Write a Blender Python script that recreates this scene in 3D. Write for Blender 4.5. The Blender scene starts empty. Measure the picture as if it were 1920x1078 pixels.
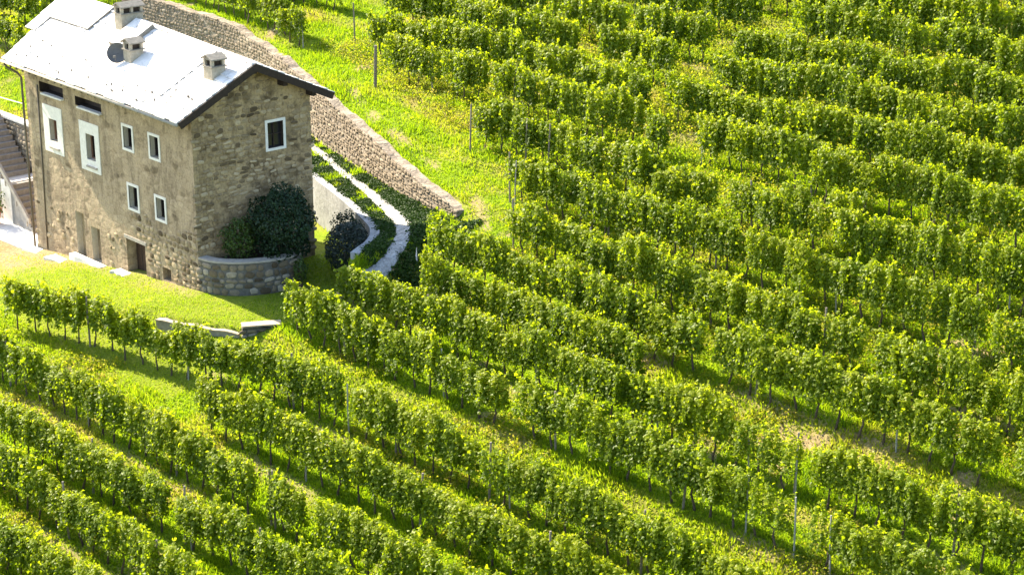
import bpy, math, random
import numpy as np
from mathutils import Matrix, Vector

rng = np.random.default_rng(11)
random.seed(5)
SC = bpy.context.scene
COL = SC.collection

# ------------------------------------------------------------------ camera
# world axes: X runs along the house front (and the vine rows), Y runs uphill, Z is up
A1 = math.radians(41.667)
PITCH = math.radians(18.7)
CAM = np.array([68.25, -42.53, 26.974])
c_, s_ = math.cos(PITCH), math.sin(PITCH)
RIGHT = np.array([math.sin(A1), math.cos(A1), 0.0])
FWD = np.array([-math.cos(A1) * c_, math.sin(A1) * c_, -s_])
UP = np.cross(RIGHT, FWD)
cam_d = bpy.data.cameras.new('camera')
cam_d.lens = 67.5
cam_d.sensor_width = 36.0
cam_d.clip_end = 3000
cam_o = bpy.data.objects.new('camera', cam_d)
COL.objects.link(cam_o)
cam_o.matrix_world = Matrix(((RIGHT[0], UP[0], -FWD[0], CAM[0]),
                             (RIGHT[1], UP[1], -FWD[1], CAM[1]),
                             (RIGHT[2], UP[2], -FWD[2], CAM[2]), (0, 0, 0, 1)))
SC.camera = cam_o

# ------------------------------------------------------------------ light
SUN_EL = math.radians(38)
SUN_G = math.radians(6)
SUN = np.array([-math.cos(SUN_G) * math.cos(SUN_EL), -math.sin(SUN_G) * math.cos(SUN_EL), math.sin(SUN_EL)])
w = bpy.data.worlds.new('World')
SC.world = w
w.use_nodes = True
nt = w.node_tree
bg = nt.nodes['Background']
sky = nt.nodes.new('ShaderNodeTexSky')
sky.sky_type = 'NISHITA'
sky.sun_disc = False
sky.sun_elevation = SUN_EL
sky.sun_rotation = math.atan2(SUN[0], SUN[1])
nt.links.new(sky.outputs[0], bg.inputs[0])
bg.inputs[1].default_value = 0.14
sun_d = bpy.data.lights.new('sun', 'SUN')
sun_d.energy = 5.0
sun_d.angle = math.radians(0.5)
sun_d.color = (1.0, 0.90, 0.72)
sun_o = bpy.data.objects.new('sun', sun_d)
COL.objects.link(sun_o)
sun_o.rotation_euler = Vector(SUN).to_track_quat('Z', 'Y').to_euler()
sun_o.location = (-40, -10, 60)
SC.view_settings.view_transform = 'Standard'
SC.view_settings.look = 'None'
SC.view_settings.gamma = 1.0
SC.view_settings.use_curve_mapping = False
SC.view_settings.exposure = 1.9
SC.cycles.max_bounces = 6
SC.cycles.transparent_max_bounces = 4
SC.cycles.transmission_bounces = 4


def project(P):
    d = np.asarray(P, float) - CAM
    z = d @ FWD
    return 960 + 3600 * (d @ RIGHT) / z, 539 - 3600 * (d @ UP) / z, z


# ------------------------------------------------------------------ helpers
def tag(o, label=None, cat=None, group=None, kind=None):
    if label: o['label'] = label
    if cat: o['category'] = cat
    if group: o['group'] = group
    if kind: o['kind'] = kind
    elif cat: o['kind'] = 'thing'
    return o


def empty(name, loc, label, cat, group=None, rz=0.0):
    o = bpy.data.objects.new(name, None)
    o.empty_display_size = 0.2
    COL.objects.link(o)
    o.location = loc
    o.rotation_euler = (0, 0, rz)
    return tag(o, label, cat, group)


def link(name, me, parent=None):
    o = bpy.data.objects.new(name, me)
    COL.objects.link(o)
    if parent is not None:
        o.parent = parent
        base = Vector((0, 0, 0))
        p = parent
        o.matrix_parent_inverse = Matrix.Identity(4)
    return o


def np_mesh(name, V, F, mats, midx=None, smooth=False, attrs=None):
    V = np.asarray(V, np.float32); F = np.asarray(F, np.int32)
    me = bpy.data.meshes.new(name)
    n, k = F.shape
    me.vertices.add(len(V)); me.vertices.foreach_set('co', V.ravel())
    me.loops.add(n * k); me.loops.foreach_set('vertex_index', F.ravel())
    me.polygons.add(n)
    me.polygons.foreach_set('loop_start', np.arange(0, n * k, k, dtype=np.int32))
    for m in (mats if isinstance(mats, (list, tuple)) else [mats]):
        me.materials.append(m)
    if midx is not None:
        me.polygons.foreach_set('material_index', np.asarray(midx, np.int32))
    me.polygons.foreach_set('use_smooth', np.full(n, smooth))
    if attrs:
        for an, av in attrs.items():
            a = me.attributes.new(an, 'FLOAT', 'POINT')
            a.data.foreach_set('value', np.asarray(av, np.float32))
    me.update(calc_edges=True)
    return me


class MB:
    """collects polygons for one mesh (world or local coordinates)"""
    def __init__(self): self.v = []; self.f = []
    def face(self, pts):
        i = len(self.v); self.v += [tuple(map(float, p)) for p in pts]; self.f.append(tuple(range(i, i + len(pts)))); return self
    def hexa(self, b, t):
        """b,t: 4 bottom and 4 top points, counter-clockwise from above"""
        i = len(self.v); self.v += [tuple(map(float, p)) for p in list(b) + list(t)]
        for q in ((3, 2, 1, 0), (4, 5, 6, 7), (0, 1, 5, 4), (1, 2, 6, 5), (2, 3, 7, 6), (3, 0, 4, 7)):
            self.f.append(tuple(i + a for a in q))
        return self
    def box(self, x0, x1, y0, y1, z0, z1):
        b = [(x0, y0, z0), (x1, y0, z0), (x1, y1, z0), (x0, y1, z0)]
        return self.hexa(b, [(p[0], p[1], z1) for p in b])
    def tube(self, pts, rad, n=6, cap=True):
        pts = [np.array(p, float) for p in pts]
        rad = rad if isinstance(rad, (list, tuple)) else [rad] * len(pts)
        i0 = len(self.v)
        for k, p in enumerate(pts):
            d = pts[min(k + 1, len(pts) - 1)] - pts[max(k - 1, 0)]
            d = d / (np.linalg.norm(d) + 1e-9)
            a = np.cross(d, (0.31, 0.95, 0.07) if abs(d[2]) > 0.7 else (0, 0, 1)); a /= np.linalg.norm(a)
            b = np.cross(d, a)
            for j in range(n):
                t = 2 * math.pi * j / n
                self.v.append(tuple(p + rad[k] * (a * math.cos(t) + b * math.sin(t))))
        for k in range(len(pts) - 1):
            for j in range(n):
                self.f.append((i0 + k * n + j, i0 + k * n + (j + 1) % n, i0 + (k + 1) * n + (j + 1) % n, i0 + (k + 1) * n + j))
        if cap:
            self.f.append(tuple(i0 + j for j in reversed(range(n))))
            self.f.append(tuple(i0 + (len(pts) - 1) * n + j for j in range(n)))
        return self
    def mesh(self, name, mat, smooth=False, off=(0, 0, 0)):
        me = bpy.data.meshes.new(name)
        o = off
        me.from_pydata([(a - o[0], b - o[1], c - o[2]) for a, b, c in self.v], [], self.f)
        me.materials.append(mat)
        if smooth:
            me.polygons.foreach_set('use_smooth', [True] * len(me.polygons))
        me.update()
        return me
    def build(self, name, mat, parent=None, smooth=False):
        off = tuple(parent_origin(parent)) if parent is not None else (0, 0, 0)
        return link(name, self.mesh(name, mat, smooth, off), parent)


def parent_origin(p):
    v = Vector((0, 0, 0))
    while p is not None:
        v += p.location
        p = p.parent
    return v


# ------------------------------------------------------------------ materials
def new_mat(name):
    m = bpy.data.materials.new(name); m.use_nodes = True
    n = m.node_tree.nodes; l = m.node_tree.links
    return m, n, l, n['Principled BSDF']


def ramp(n, l, fac, stops):
    r = n.new('ShaderNodeValToRGB')
    e = r.color_ramp.elements
    while len(e) < len(stops): e.new(0.5)
    for i, (p, c) in enumerate(stops):
        e[i].position = p; e[i].color = (c[0], c[1], c[2], 1)
    l.new(fac, r.inputs[0])
    return r.outputs[0]


def noise(n, l, scale, detail=4, rough=0.6, vec=None, dist=0.0):
    t = n.new('ShaderNodeTexNoise'); t.inputs['Scale'].default_value = scale
    t.inputs['Detail'].default_value = detail; t.inputs['Roughness'].default_value = rough
    t.inputs['Distortion'].default_value = dist
    if vec is not None: l.new(vec, t.inputs['Vector'])
    return t.outputs['Fac']


def mixc(n, l, fac, a, b, mode='MIX'):
    m = n.new('ShaderNodeMix'); m.data_type = 'RGBA'; m.blend_type = mode
    if isinstance(fac, (int, float)): m.inputs[0].default_value = fac
    else: l.new(fac, m.inputs[0])
    for i, c in ((6, a), (7, b)):
        if isinstance(c, tuple): m.inputs[i].default_value = (c[0], c[1], c[2], 1)
        else: l.new(c, m.inputs[i])
    return m.outputs[2]


def bump(n, l, bsdf, h, strength, dist):
    b = n.new('ShaderNodeBump'); b.inputs['Strength'].default_value = strength; b.inputs['Distance'].default_value = dist
    l.new(h, b.inputs['Height']); l.new(b.outputs[0], bsdf.inputs['Normal'])


def coords(n):
    return n.new('ShaderNodeNewGeometry').outputs['Position']


def mat_masonry(name, tones, mortar, scale=3.2, bumpd=0.05, patch=None):
    m, n, l, b = new_mat(name)
    P = coords(n)
    mp = n.new('ShaderNodeMapping'); mp.inputs['Scale'].default_value = (1, 1, 1.7); l.new(P, mp.inputs[0])
    wob = n.new('ShaderNodeTexNoise'); wob.inputs['Scale'].default_value = 2.5; l.new(mp.outputs[0], wob.inputs['Vector'])
    add = n.new('ShaderNodeMix'); add.data_type = 'VECTOR'; add.inputs[0].default_value = 0.12
    l.new(mp.outputs[0], add.inputs[4]); l.new(wob.outputs['Color'], add.inputs[5])
    vo = n.new('ShaderNodeTexVoronoi'); vo.inputs['Scale'].default_value = scale; l.new(add.outputs[1], vo.inputs['Vector'])
    ve = n.new('ShaderNodeTexVoronoi'); ve.feature = 'DISTANCE_TO_EDGE'; ve.inputs['Scale'].default_value = scale; l.new(add.outputs[1], ve.inputs['Vector'])
    sep = n.new('ShaderNodeSeparateColor'); l.new(vo.outputs['Color'], sep.inputs[0])
    col = ramp(n, l, sep.outputs[0], [(i / (len(tones) - 1), t) for i, t in enumerate(tones)])
    edge = ramp(n, l, ve.outputs['Distance'], [(0.02, (1, 1, 1)), (0.14, (0, 0, 0))])
    big = noise(n, l, 0.7, 5, 0.65, P)
    mask = ramp(n, l, big, [(0.42, (0, 0, 0)), (0.58, (1, 1, 1))])
    c1 = mixc(n, l, edge, col, mortar)
    c2 = mixc(n, l, mask, c1, patch if patch else mortar)
    fine = noise(n, l, 9, 6, 0.7, P)
    c3 = mixc(n, l, 0.75, c2, ramp(n, l, fine, [(0.28, (0.32, 0.30, 0.27)), (0.50, (0.95, 0.93, 0.9)), (0.75, (1.28, 1.25, 1.18))]), 'MULTIPLY')
    mp2 = n.new('ShaderNodeMapping'); mp2.inputs['Scale'].default_value = (1, 1, 0.28); l.new(P, mp2.inputs[0])
    st = noise(n, l, 1.3, 5, 0.7, mp2.outputs[0], 0.4)
    c3 = mixc(n, l, 0.85, c3, ramp(n, l, st, [(0.36, (.52, .50, .48)), (0.52, (1, 1, 1)), (0.70, (1.12, 1.1, 1.08))]), 'MULTIPLY')
    l.new(c3, b.inputs['Base Color']); b.inputs['Roughness'].default_value = 0.95
    hm = n.new('ShaderNodeMath'); hm.operation = 'MULTIPLY_ADD'; hm.inputs[1].default_value = 0.5
    l.new(fine, hm.inputs[0]); l.new(ve.outputs['Distance'], hm.inputs[2])
    bump(n, l, b, hm.outputs[0], 0.8, bumpd)
    return m


def mat_simple(name, c0, c1, scale=6, rough=0.9, bumpd=0.02, spec=0.3, stain=None):
    m, n, l, b = new_mat(name)
    P = coords(n)
    f = noise(n, l, scale, 6, 0.65, P)
    col = ramp(n, l, f, [(0.3, c0), (0.7, c1)])
    if stain:
        s = noise(n, l, scale * 0.18, 4, 0.6, P)
        col = mixc(n, l, ramp(n, l, s, [(0.5, (0, 0, 0)), (0.66, (1, 1, 1))]), col, stain)
    l.new(col, b.inputs['Base Color'])
    b.inputs['Roughness'].default_value = rough
    b.inputs['Specular IOR Level'].default_value = spec
    if bumpd: bump(n, l, b, f, 0.7, bumpd)
    return m


def mat_stone(name, tones):
    m, n, l, b = new_mat(name)
    oi = n.new('ShaderNodeObjectInfo')
    P = coords(n)
    f = noise(n, l, 8, 5, 0.7, P)
    col = ramp(n, l, oi.outputs['Random'], [(i / (len(tones) - 1), t) for i, t in enumerate(tones)])
    c = mixc(n, l, 0.7, col, ramp(n, l, f, [(0.25, (0.5, 0.5, 0.5)), (0.75, (1.3, 1.28, 1.2))]), 'MULTIPLY')
    l.new(c, b.inputs['Base Color']); b.inputs['Roughness'].default_value = 0.92
    b.inputs['Specular IOR Level'].default_value = 0.2
    bump(n, l, b, f, 0.6, 0.03)
    return m


def mat_leaf(name, cols, tcols, tmix=0.45, rough=0.45, spec=0.35, objvar=True):
    m, n, l, b = new_mat(name)
    a = n.new('ShaderNodeAttribute'); a.attribute_name = 'rnd'
    f = a.outputs['Fac']
    if objvar:
        oi = n.new('ShaderNodeObjectInfo')
        mm = n.new('ShaderNodeMath'); mm.operation = 'MULTIPLY_ADD'; mm.inputs[1].default_value = 0.22; mm.inputs[2].default_value = -0.11
        l.new(oi.outputs['Random'], mm.inputs[0])
        ad = n.new('ShaderNodeMath'); ad.operation = 'ADD'; ad.use_clamp = True
        l.new(mm.outputs[0], ad.inputs[0]); l.new(f, ad.inputs[1]); f = ad.outputs[0]
    k = len(cols) - 1
    c = ramp(n, l, f, [(i / k, t) for i, t in enumerate(cols)])
    t = ramp(n, l, f, [(i / k, t) for i, t in enumerate(tcols)])
    l.new(c, b.inputs['Base Color']); b.inputs['Roughness'].default_value = rough
    b.inputs['Specular IOR Level'].default_value = spec
    tr = n.new('ShaderNodeBsdfTranslucent'); l.new(t, tr.inputs[0])
    mx = n.new('ShaderNodeMixShader'); mx.inputs[0].default_value = tmix
    l.new(b.outputs[0], mx.inputs[1]); l.new(tr.outputs[0], mx.inputs[2])
    l.new(mx.outputs[0], n['Material Output'].inputs[0])
    return m


M = {}
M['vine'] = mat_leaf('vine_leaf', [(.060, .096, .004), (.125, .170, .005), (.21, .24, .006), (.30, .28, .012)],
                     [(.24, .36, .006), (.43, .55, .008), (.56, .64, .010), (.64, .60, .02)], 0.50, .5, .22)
M['grass'] = mat_leaf('grass_blade', [(.07, .14, .005), (.125, .20, .006), (.19, .23, .010), (.27, .24, .04)],
                      [(.22, .38, .005), (.36, .52, .007), (.48, .55, .015), (.50, .45, .07)], 0.5, 0.6, 0.2, False)
M['bush_dark'] = mat_leaf('dark_shrub_leaf', [(.008, .020, .007), (.014, .034, .010), (.022, .050, .014)],
                          [(.01, .03, .006), (.02, .05, .008), (.03, .07, .01)], 0.2, 0.5, 0.3)
M['bush_light'] = mat_leaf('light_shrub_leaf', [(.03, .06, .010), (.06, .10, .014), (.12, .15, .02)],
                           [(.05, .10, .01), (.10, .16, .012), (.2, .24, .02)], 0.35)
M['bush_grey'] = mat_leaf('grey_shrub_leaf', [(.012, .020, .014), (.022, .034, .022), (.035, .045, .032)],
                          [(.01, .02, .01), (.02, .03, .015), (.03, .04, .02)], 0.15)
M['bark'] = mat_simple('vine_bark', (.06, .04, .025), (.15, .11, .075), 14, 0.95, 0.02)
M['gable'] = mat_masonry('rubble_gable', [(.11, .074, .034), (.27, .187, .092), (.42, .302, .155), (.32, .226, .115)], (.24, .168, .085), 2.6, 0.08, (.40, .29, .15))
M['front'] = mat_masonry('old_plaster_front', [(.16, .112, .060), (.36, .268, .16), (.46, .35, .22)], (.32, .235, .138), 2.1, 0.05, (.40, .302, .185))
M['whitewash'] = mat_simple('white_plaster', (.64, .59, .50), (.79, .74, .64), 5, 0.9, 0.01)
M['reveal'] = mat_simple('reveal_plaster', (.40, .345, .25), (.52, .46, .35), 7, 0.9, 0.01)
M['shutter'] = mat_simple('shutter_wood', (.16, .08, .045), (.26, .14, .085), 10, 0.7, 0.01)
M['darkwood'] = mat_simple('dark_wood', (.022, .014, .010), (.05, .033, .022), 10, 0.8, 0.01)
M['doorwood'] = mat_simple('door_wood', (.045, .024, .014), (.09, .05, .03), 10, 0.8, 0.01)
M['roof'] = mat_simple('pale_roof_stone', (.60, .55, .48), (.80, .745, .67), 3.5, 0.85, 0.015)
_n, _l = M['roof'].node_tree.nodes, M['roof'].node_tree.links
_P = coords(_n)
_old = _n['Principled BSDF'].inputs['Base Color'].links[0].from_socket
_sp = ramp(_n, _l, noise(_n, _l, 3.2, 5, 0.7, _P), [(0.57, (0, 0, 0)), (0.68, (1, 1, 1))])
_l.new(mixc(_n, _l, _sp, _old, (.20, .185, .16)), _n['Principled BSDF'].inputs['Base Color'])
M['roofback'] = mat_simple('roof_stone_edge', (.40, .38, .35), (.55, .53, .50), 4, 0.85, 0.02)
M['chimney'] = mat_simple('chimney_plaster', (.27, .23, .165), (.42, .365, .28), 7, 0.9, 0.02)
M['capstone_and_step_shade'] = mat_simple('cap_stone_and_step_shade', (.16, .14, .11), (.27, .24, .195), 8, 0.9, 0.03)
M['metal'] = mat_simple('grey_metal', (.075, .072, .07), (.11, .105, .10), 3, 0.5, 0.0)
M['pipe'] = mat_simple('brown_pipe', (.10, .08, .055), (.15, .12, .085), 6, 0.6, 0.0)
M['concrete'] = mat_simple('pale_concrete', (.62, .60, .56), (.76, .74, .70), 3, 0.9, 0.01)
M['slab'] = mat_simple('pale_stone_slab', (.55, .51, .45), (.72, .68, .61), 4, 0.9, 0.02)
M['coping'] = mat_simple('coping_stone', (.28, .24, .19), (.42, .37, .30), 5, 0.9, 0.02)
M['wall_top'] = mat_simple('sandy_wall_top', (.33, .25, .17), (.46, .37, .27), 5, 0.9, 0.03)
M['render_wall'] = mat_simple('pale_grey_render', (.24, .24, .235), (.36, .36, .35), 5, 0.9, 0.05, stain=(.20, .20, .195))
M['dryjoint'] = mat_masonry('dry_wall_core', [(.17, .135, .10), (.29, .235, .17), (.36, .295, .22)], (.17, .13, .09), 4.0, 0.07, (.30, .245, .18))
M['stone_warm'] = mat_stone('warm_field_stone', [(.13, .10, .068), (.26, .205, .14), (.34, .275, .195), (.20, .155, .105), (.41, .335, .245)])
M['stone_grey'] = mat_stone('grey_field_stone', [(.07, .05, .03), (.16, .12, .075), (.23, .18, .12), (.38, .32, .24), (.12, .088, .05)])
M['stone_gable'] = mat_stone('gable_stone', [(.08, .055, .03), (.24, .172, .096), (.36, .27, .155), (.47, .36, .22), (.14, .098, .054)])
M['planter_core'] = mat_simple('planter_mortar', (.09, .08, .065), (.16, .145, .12), 6, 0.95, 0.03)
M['soil'] = mat_simple('planter_soil', (.03, .022, .015), (.07, .052, .035), 9, 1.0, 0.04)
M['terracotta'] = mat_simple('terracotta', (.36, .13, .06), (.46, .18, .09), 8, 0.85, 0.005)
M['post'] = mat_simple('weathered_post', (.15, .12, .085), (.27, .225, .17), 12, 0.9, 0.01)
M['concpost'] = mat_simple('concrete_post', (.26, .24, .20), (.38, .36, .31), 12, 0.9, 0.01)
M['gravel'] = mat_masonry('gravel_path_stone', [(.28, .27, .255), (.40, .39, .37), (.52, .505, .48)], (.24, .23, .21), 3.6, 0.08, (.36, .35, .33))

mg, n, l, b = new_mat('glass_dark')
b.inputs['Base Color'].default_value = (.018, .017, .018, 1); b.inputs['Roughness'].default_value = 0.15
M['glass'] = mg


# ground material: short turf, dry banks and bare earth from the ground's own masks
def mat_ground():
    m, n, l, b = new_mat('turf_ground')
    P = coords(n)
    f1 = noise(n, l, 1.1, 6, 0.7, P)
    f2 = noise(n, l, 7.0, 6, 0.75, P)
    green = ramp(n, l, f1, [(0.3, (.10, .17, .006)), (0.5, (.165, .235, .008)), (0.72, (.25, .27, .02))])
    dry = ramp(n, l, f2, [(0.25, (.17, .14, .035)), (0.5, (.27, .22, .06)), (0.75, (.36, .29, .10))])
    bare = ramp(n, l, f2, [(0.25, (.20, .135, .07)), (0.6, (.34, .25, .14)), (0.8, (.46, .36, .23))])
    a = n.new('ShaderNodeAttribute'); a.attribute_name = 'dry'
    a2 = n.new('ShaderNodeAttribute'); a2.attribute_name = 'bare'
    c = mixc(n, l, a.outputs['Fac'], green, dry)
    c = mixc(n, l, a2.outputs['Fac'], c, bare)
    c = mixc(n, l, 0.8, c, ramp(n, l, f2, [(0.2, (0.55, 0.55, 0.5)), (0.8, (1.25, 1.25, 1.2))]), 'MULTIPLY')
    l.new(c, b.inputs['Base Color']); b.inputs['Roughness'].default_value = 1.0
    b.inputs['Specular IOR Level'].default_value = 0.1
    bump(n, l, b, f2, 0.9, 0.08)
    return m


M['ground'] = mat_ground()


# ------------------------------------------------------------------ terrain
def sstep(a, b, x):
    t = np.clip((x - a) / (b - a), 0, 1)
    return t * t * (3 - 2 * t)


STONE_WALL = np.array([(-60, 21.0), (-40, 19.5), (-34.6, 18.9), (-26.4, 18.7), (-21.5, 17.9), (-17.9, 16.9), (-11.4, 14.8), (-7.15, 13.5), (-3.4, 12.3), (1.8, 10.7), (5.8, 9.75)])
LOW_WALL = np.array([(-17, 11.6), (-8, 11.1), (-5.5, 10.4), (-1.7, 9.05), (2.1, 7.5), (3.5, 6.7), (4.5, 5.75), (5.1, 4.9), (5.5, 4.1)])
LAWN_EDGE = np.array([(-30, -8.5), (-16, -6.4), (-9, -5.0), (-3, -3.9), (1.5, -2.85), (3.8, -1.85), (5.1, -1.3), (5.5, -0.6), (5.9, 0.1)])
ROW_V = [-21.5, -19.3, -17.1, -14.9, -12.7, -10.6, -8.3, -5.9, -3.3, 0.1, 2.2, 6.1, 8.6, 11.35, 14.1, 17.1, 19.8, 22.5, 25.2, 27.9, 30.6, 33.3, 36.0, 38.7, 41.4]
LIPS = np.array([-40.0] + [v - 0.38 for v in ROW_V] + [60.0])


def vnoise(u, v, s, seed):
    r = np.random.default_rng(seed); G = r.random((64, 64))
    x = u / s; y = v / s
    xi = np.floor(x).astype(int); yi = np.floor(y).astype(int)
    fx = x - xi; fy = y - yi
    fx = fx * fx * (3 - 2 * fx); fy = fy * fy * (3 - 2 * fy)
    g = lambda a, b: G[a % 64, b % 64]
    return (g(xi, yi) * (1 - fx) + g(xi + 1, yi) * fx) * (1 - fy) + (g(xi, yi + 1) * (1 - fx) + g(xi + 1, yi + 1) * fx) * fy


def terrace(v):
    i = np.clip(np.searchsorted(LIPS, v) - 1, 0, len(LIPS) - 2)
    L0 = LIPS[i]; L1 = LIPS[i + 1]
    t = (v - L0) / (L1 - L0)
    prof = np.where(t < 0.72, t / 0.72 * 0.42, 0.42 + 0.58 * sstep(0.72, 1.0, t))
    return np.where((v > -24) & (v < 44), 0.3 * (L1 - L0) * (prof - t), 0), t


def H(u, v):
    u = np.asarray(u, float); v = np.asarray(v, float)
    rip, _ = terrace(v)
    vs = np.interp(u, STONE_WALL[:, 0], STONE_WALL[:, 1])
    # terraces fade out on the grass corridor above the stone wall and around row 1's left end
    corridor = np.where(v > vs, sstep(0.8, 4.0, v - vs) if False else 1.0, 1.0)
    ustart = np.interp(v, [-30, -4.5, -2, 0, 2, 5, 8.6, 11.3, 14.1, 17.1, 19, 21], [-60, 2, 6, 6.5, 7.5, 8, 10, 7, 1.5, -10, -40, -60])
    rm = sstep(-1.5, 1.0, u - ustart)
    F = 0.3 * v + rip * rm + 0.10 * (vnoise(u, v, 2.2, 3) - 0.5) + 0.25 * (vnoise(u, v, 9, 4) - 0.5) * sstep(8, 14, np.hypot(u, v - 2))
    vl = np.where(u > 5.5, 4.1 - (u - 5.5) * 1.5, np.interp(u, LOW_WALL[:, 0], LOW_WALL[:, 1]))
    vf = np.interp(u, LAWN_EDGE[:, 0], LAWN_EDGE[:, 1])
    Pz = np.clip(0.1 * u, -1.55, 0) - 0.06 * np.clip(-v, 0, 5) + 0.03 * (vnoise(u, v, 1.5, 8) - .5)
    Pz = Pz + 0.35 * sstep(2.5, 6, v) * sstep(-3, 1, u)
    Sz = 1.60 + 0.03 * (np.clip(u, -20, 6) + 11) + 0.13 * np.clip(v - vl - .4, 0, 4)
    fl = np.where(u > 0.8, 0.22, 1.3)
    Z = np.where(v < vl, F + (Pz - F) * sstep(0, 1, (v - (vf - fl * 0.3)) / fl), 0)
    up = Pz + (Sz - Pz) * sstep(0.08, 0.38, v - vl)
    Z = np.where(v >= vl, up, Z)
    Zw = Z + (F - Z) * sstep(0.08, 0.42, v - vs)
    Z = np.where(v > vs, Zw, Z)
    # left yard, then a grass slope up to the field
    Y = np.where(v < 3.2, F + (-1.55 - F) * sstep(-6.8, -5.4, v), -1.55 + (F + 1.55) * sstep(3.2, 10.5, v))
    kl = sstep(-40, -33, u)
    Yl = np.where(v > vs, 2.0 + (F - 2.0) * sstep(0.08, 0.42, v - vs), -1.55 + 3.55 * sstep(3.2, 10.5, v))
    Y = np.where(v > 3.2, Y * (1 - kl) + Yl * kl, Y)
    k = sstep(-17.2, -15.4, u)
    Z = Y * (1 - k) + Z * k
    k = sstep(5.3, 8.6, u)
    Z = Z * (1 - k) + F * k
    return Z


gu = np.concatenate([np.linspace(-900, -60, 14)[:-1], np.arange(-60, 50.01, 0.25), np.linspace(50, 900, 14)[1:]])
gv = np.concatenate([np.linspace(-900, -27, 14)[:-1], np.arange(-27, 48.01, 0.22), np.linspace(48, 900, 14)[1:]])
GU, GV = np.meshgrid(gu, gv, indexing='ij')
GZ = H(GU, GV)
nu, nv = GU.shape
ii = np.arange(nu * nv).reshape(nu, nv)
FQ = np.stack([ii[:-1, :-1], ii[1:, :-1], ii[1:, 1:], ii[:-1, 1:]], -1).reshape(-1, 4)


def resample(P, step):
    P = np.asarray(P, float)
    # smooth by Catmull-Rom then even spacing
    Q = []
    for i in range(len(P) - 1):
        p0 = P[max(i - 1, 0)]; p1 = P[i]; p2 = P[i + 1]; p3 = P[min(i + 2, len(P) - 1)]
        for t in np.linspace(0, 1, 16, endpoint=False):
            Q.append(0.5 * ((2 * p1) + (-p0 + p2) * t + (2 * p0 - 5 * p1 + 4 * p2 - p3) * t * t + (-p0 + 3 * p1 - 3 * p2 + p3) * t ** 3))
    Q.append(P[-1]); Q = np.array(Q)
    d = np.concatenate([[0], np.cumsum(np.linalg.norm(np.diff(Q[:, :2], axis=0), axis=1))])
    s = np.linspace(0, d[-1], max(2, int(d[-1] / step) + 1))
    return np.stack([np.interp(s, d, Q[:, k]) for k in range(Q.shape[1])], -1)


def dry_mask(u, v):
    _, t = terrace(v)
    bank = sstep(0.62, 0.78, t) * (1 - sstep(0.95, 1.0, t))
    n1 = vnoise(u, v, 3.0, 21); n2 = vnoise(u, v, 1.1, 22)
    field = np.clip(bank * (0.1 + 0.8 * n1) + 0.8 * sstep(0.62, 0.85, n1 * 0.65 + n2 * 0.35), 0, 1)
    lawn = ((u > -18) & (u < 6.2) & (v > -6.5) & (v < 9))
    lawn_d = np.clip(0.34 + 0.9 * sstep(0.45, 0.8, n2 * .5 + n1 * .5) * sstep(2, -9, u), 0, 1) * 0.7
    corridor = (v > np.interp(u, STONE_WALL[:, 0], STONE_WALL[:, 1])) & (v < np.interp(u, STONE_WALL[:, 0], STONE_WALL[:, 1]) + 3.2) & (u < 8)
    d = np.where(lawn, lawn_d, field)
    return np.where(corridor, d * 0.55, d)


TRACK = [(-12.5, 17.2), (-8.5, 15.4), (-5.7, 14.3), (-2.4, 13.3), (0.4, 12.6), (4.0, 11.45), (6.5, 10.5), (8.3, 9.3)]


def track_dist(u, v):
    T = resample(TRACK, .4); d = np.full(np.shape(u), 9.0)
    for p in T:
        d = np.minimum(d, np.hypot(u - p[0], v - p[1]))
    return d


def bare_mask(u, v):
    n1 = vnoise(u, v, 2.4, 31); n2 = vnoise(u, v, 0.8, 32)
    f = sstep(0.72, 0.88, n1 * 0.7 + n2 * 0.3) * 0.85
    lawn = ((u > -18) & (u < 6.2) & (v > -6.5) & (v < 9))
    left = sstep(-9, -14, u) * sstep(-5.5, -2.5, v) * (0.5 + 0.7 * n2)
    near = sstep(1.3, 0.2, -v) * (v < 0.3) * (0.15 + 0.5 * n2) * (u < 0.5)
    tr = sstep(.45, .15, track_dist(u, v)) * sstep(.25, .7, vnoise(u, v, 1.2, 35)) * .75
    _, t = terrace(v)
    strip = (sstep(.80, .95, t) + sstep(.16, .04, t)) * sstep(.52, .75, vnoise(u, v, 2.7, 36)) * .6 * (u > 5)
    f = np.maximum(np.maximum(f, tr), strip)
    return np.where(lawn, np.clip(left + near, 0, 0.9), f)


me = np_mesh('ground', np.stack([GU, GV, GZ], -1).reshape(-1, 3), FQ, M['ground'], smooth=True,
             attrs={'dry': dry_mask(GU, GV).ravel(), 'bare': bare_mask(GU, GV).ravel()})
tag(link('ground', me), kind='structure')


# gravel path curling from behind the house down to the vines
PATH = resample([(-14.5, 15.0), (-10.0, 13.75), (-5.9, 12.2), (-1.1, 10.45), (2.6, 8.9), (4.6, 7.75), (6.1, 6.4), (6.9, 5.2), (7.2, 4.2), (7.2, 3.4)], 0.25)
tang = np.gradient(PATH, axis=0); tang /= np.linalg.norm(tang, axis=1)[:, None]
nrm = np.stack([-tang[:, 1], tang[:, 0]], -1)
wd = np.interp(np.arange(len(PATH)) / len(PATH), [0, .5, .72, 1], [.22, .24, .36, .36])
rows = []
for k, off in enumerate((-1, -.5, 0, .5, 1)):
    wob = 0.10 * (vnoise(PATH[:, 0] * 3 + k * 9, PATH[:, 1] * 3, 1, 40 + k) - .5)
    p = PATH + nrm * (wd * off + (wob if abs(off) == 1 else 0))[:, None]
    z = H(p[:, 0], p[:, 1]) + (0.035 if abs(off) == 1 else 0.07)
    rows.append(np.column_stack([p, z]))
R5 = np.array(rows).transpose(1, 0, 2)
ii = np.arange(R5.shape[0] * 5).reshape(-1, 5)
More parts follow.
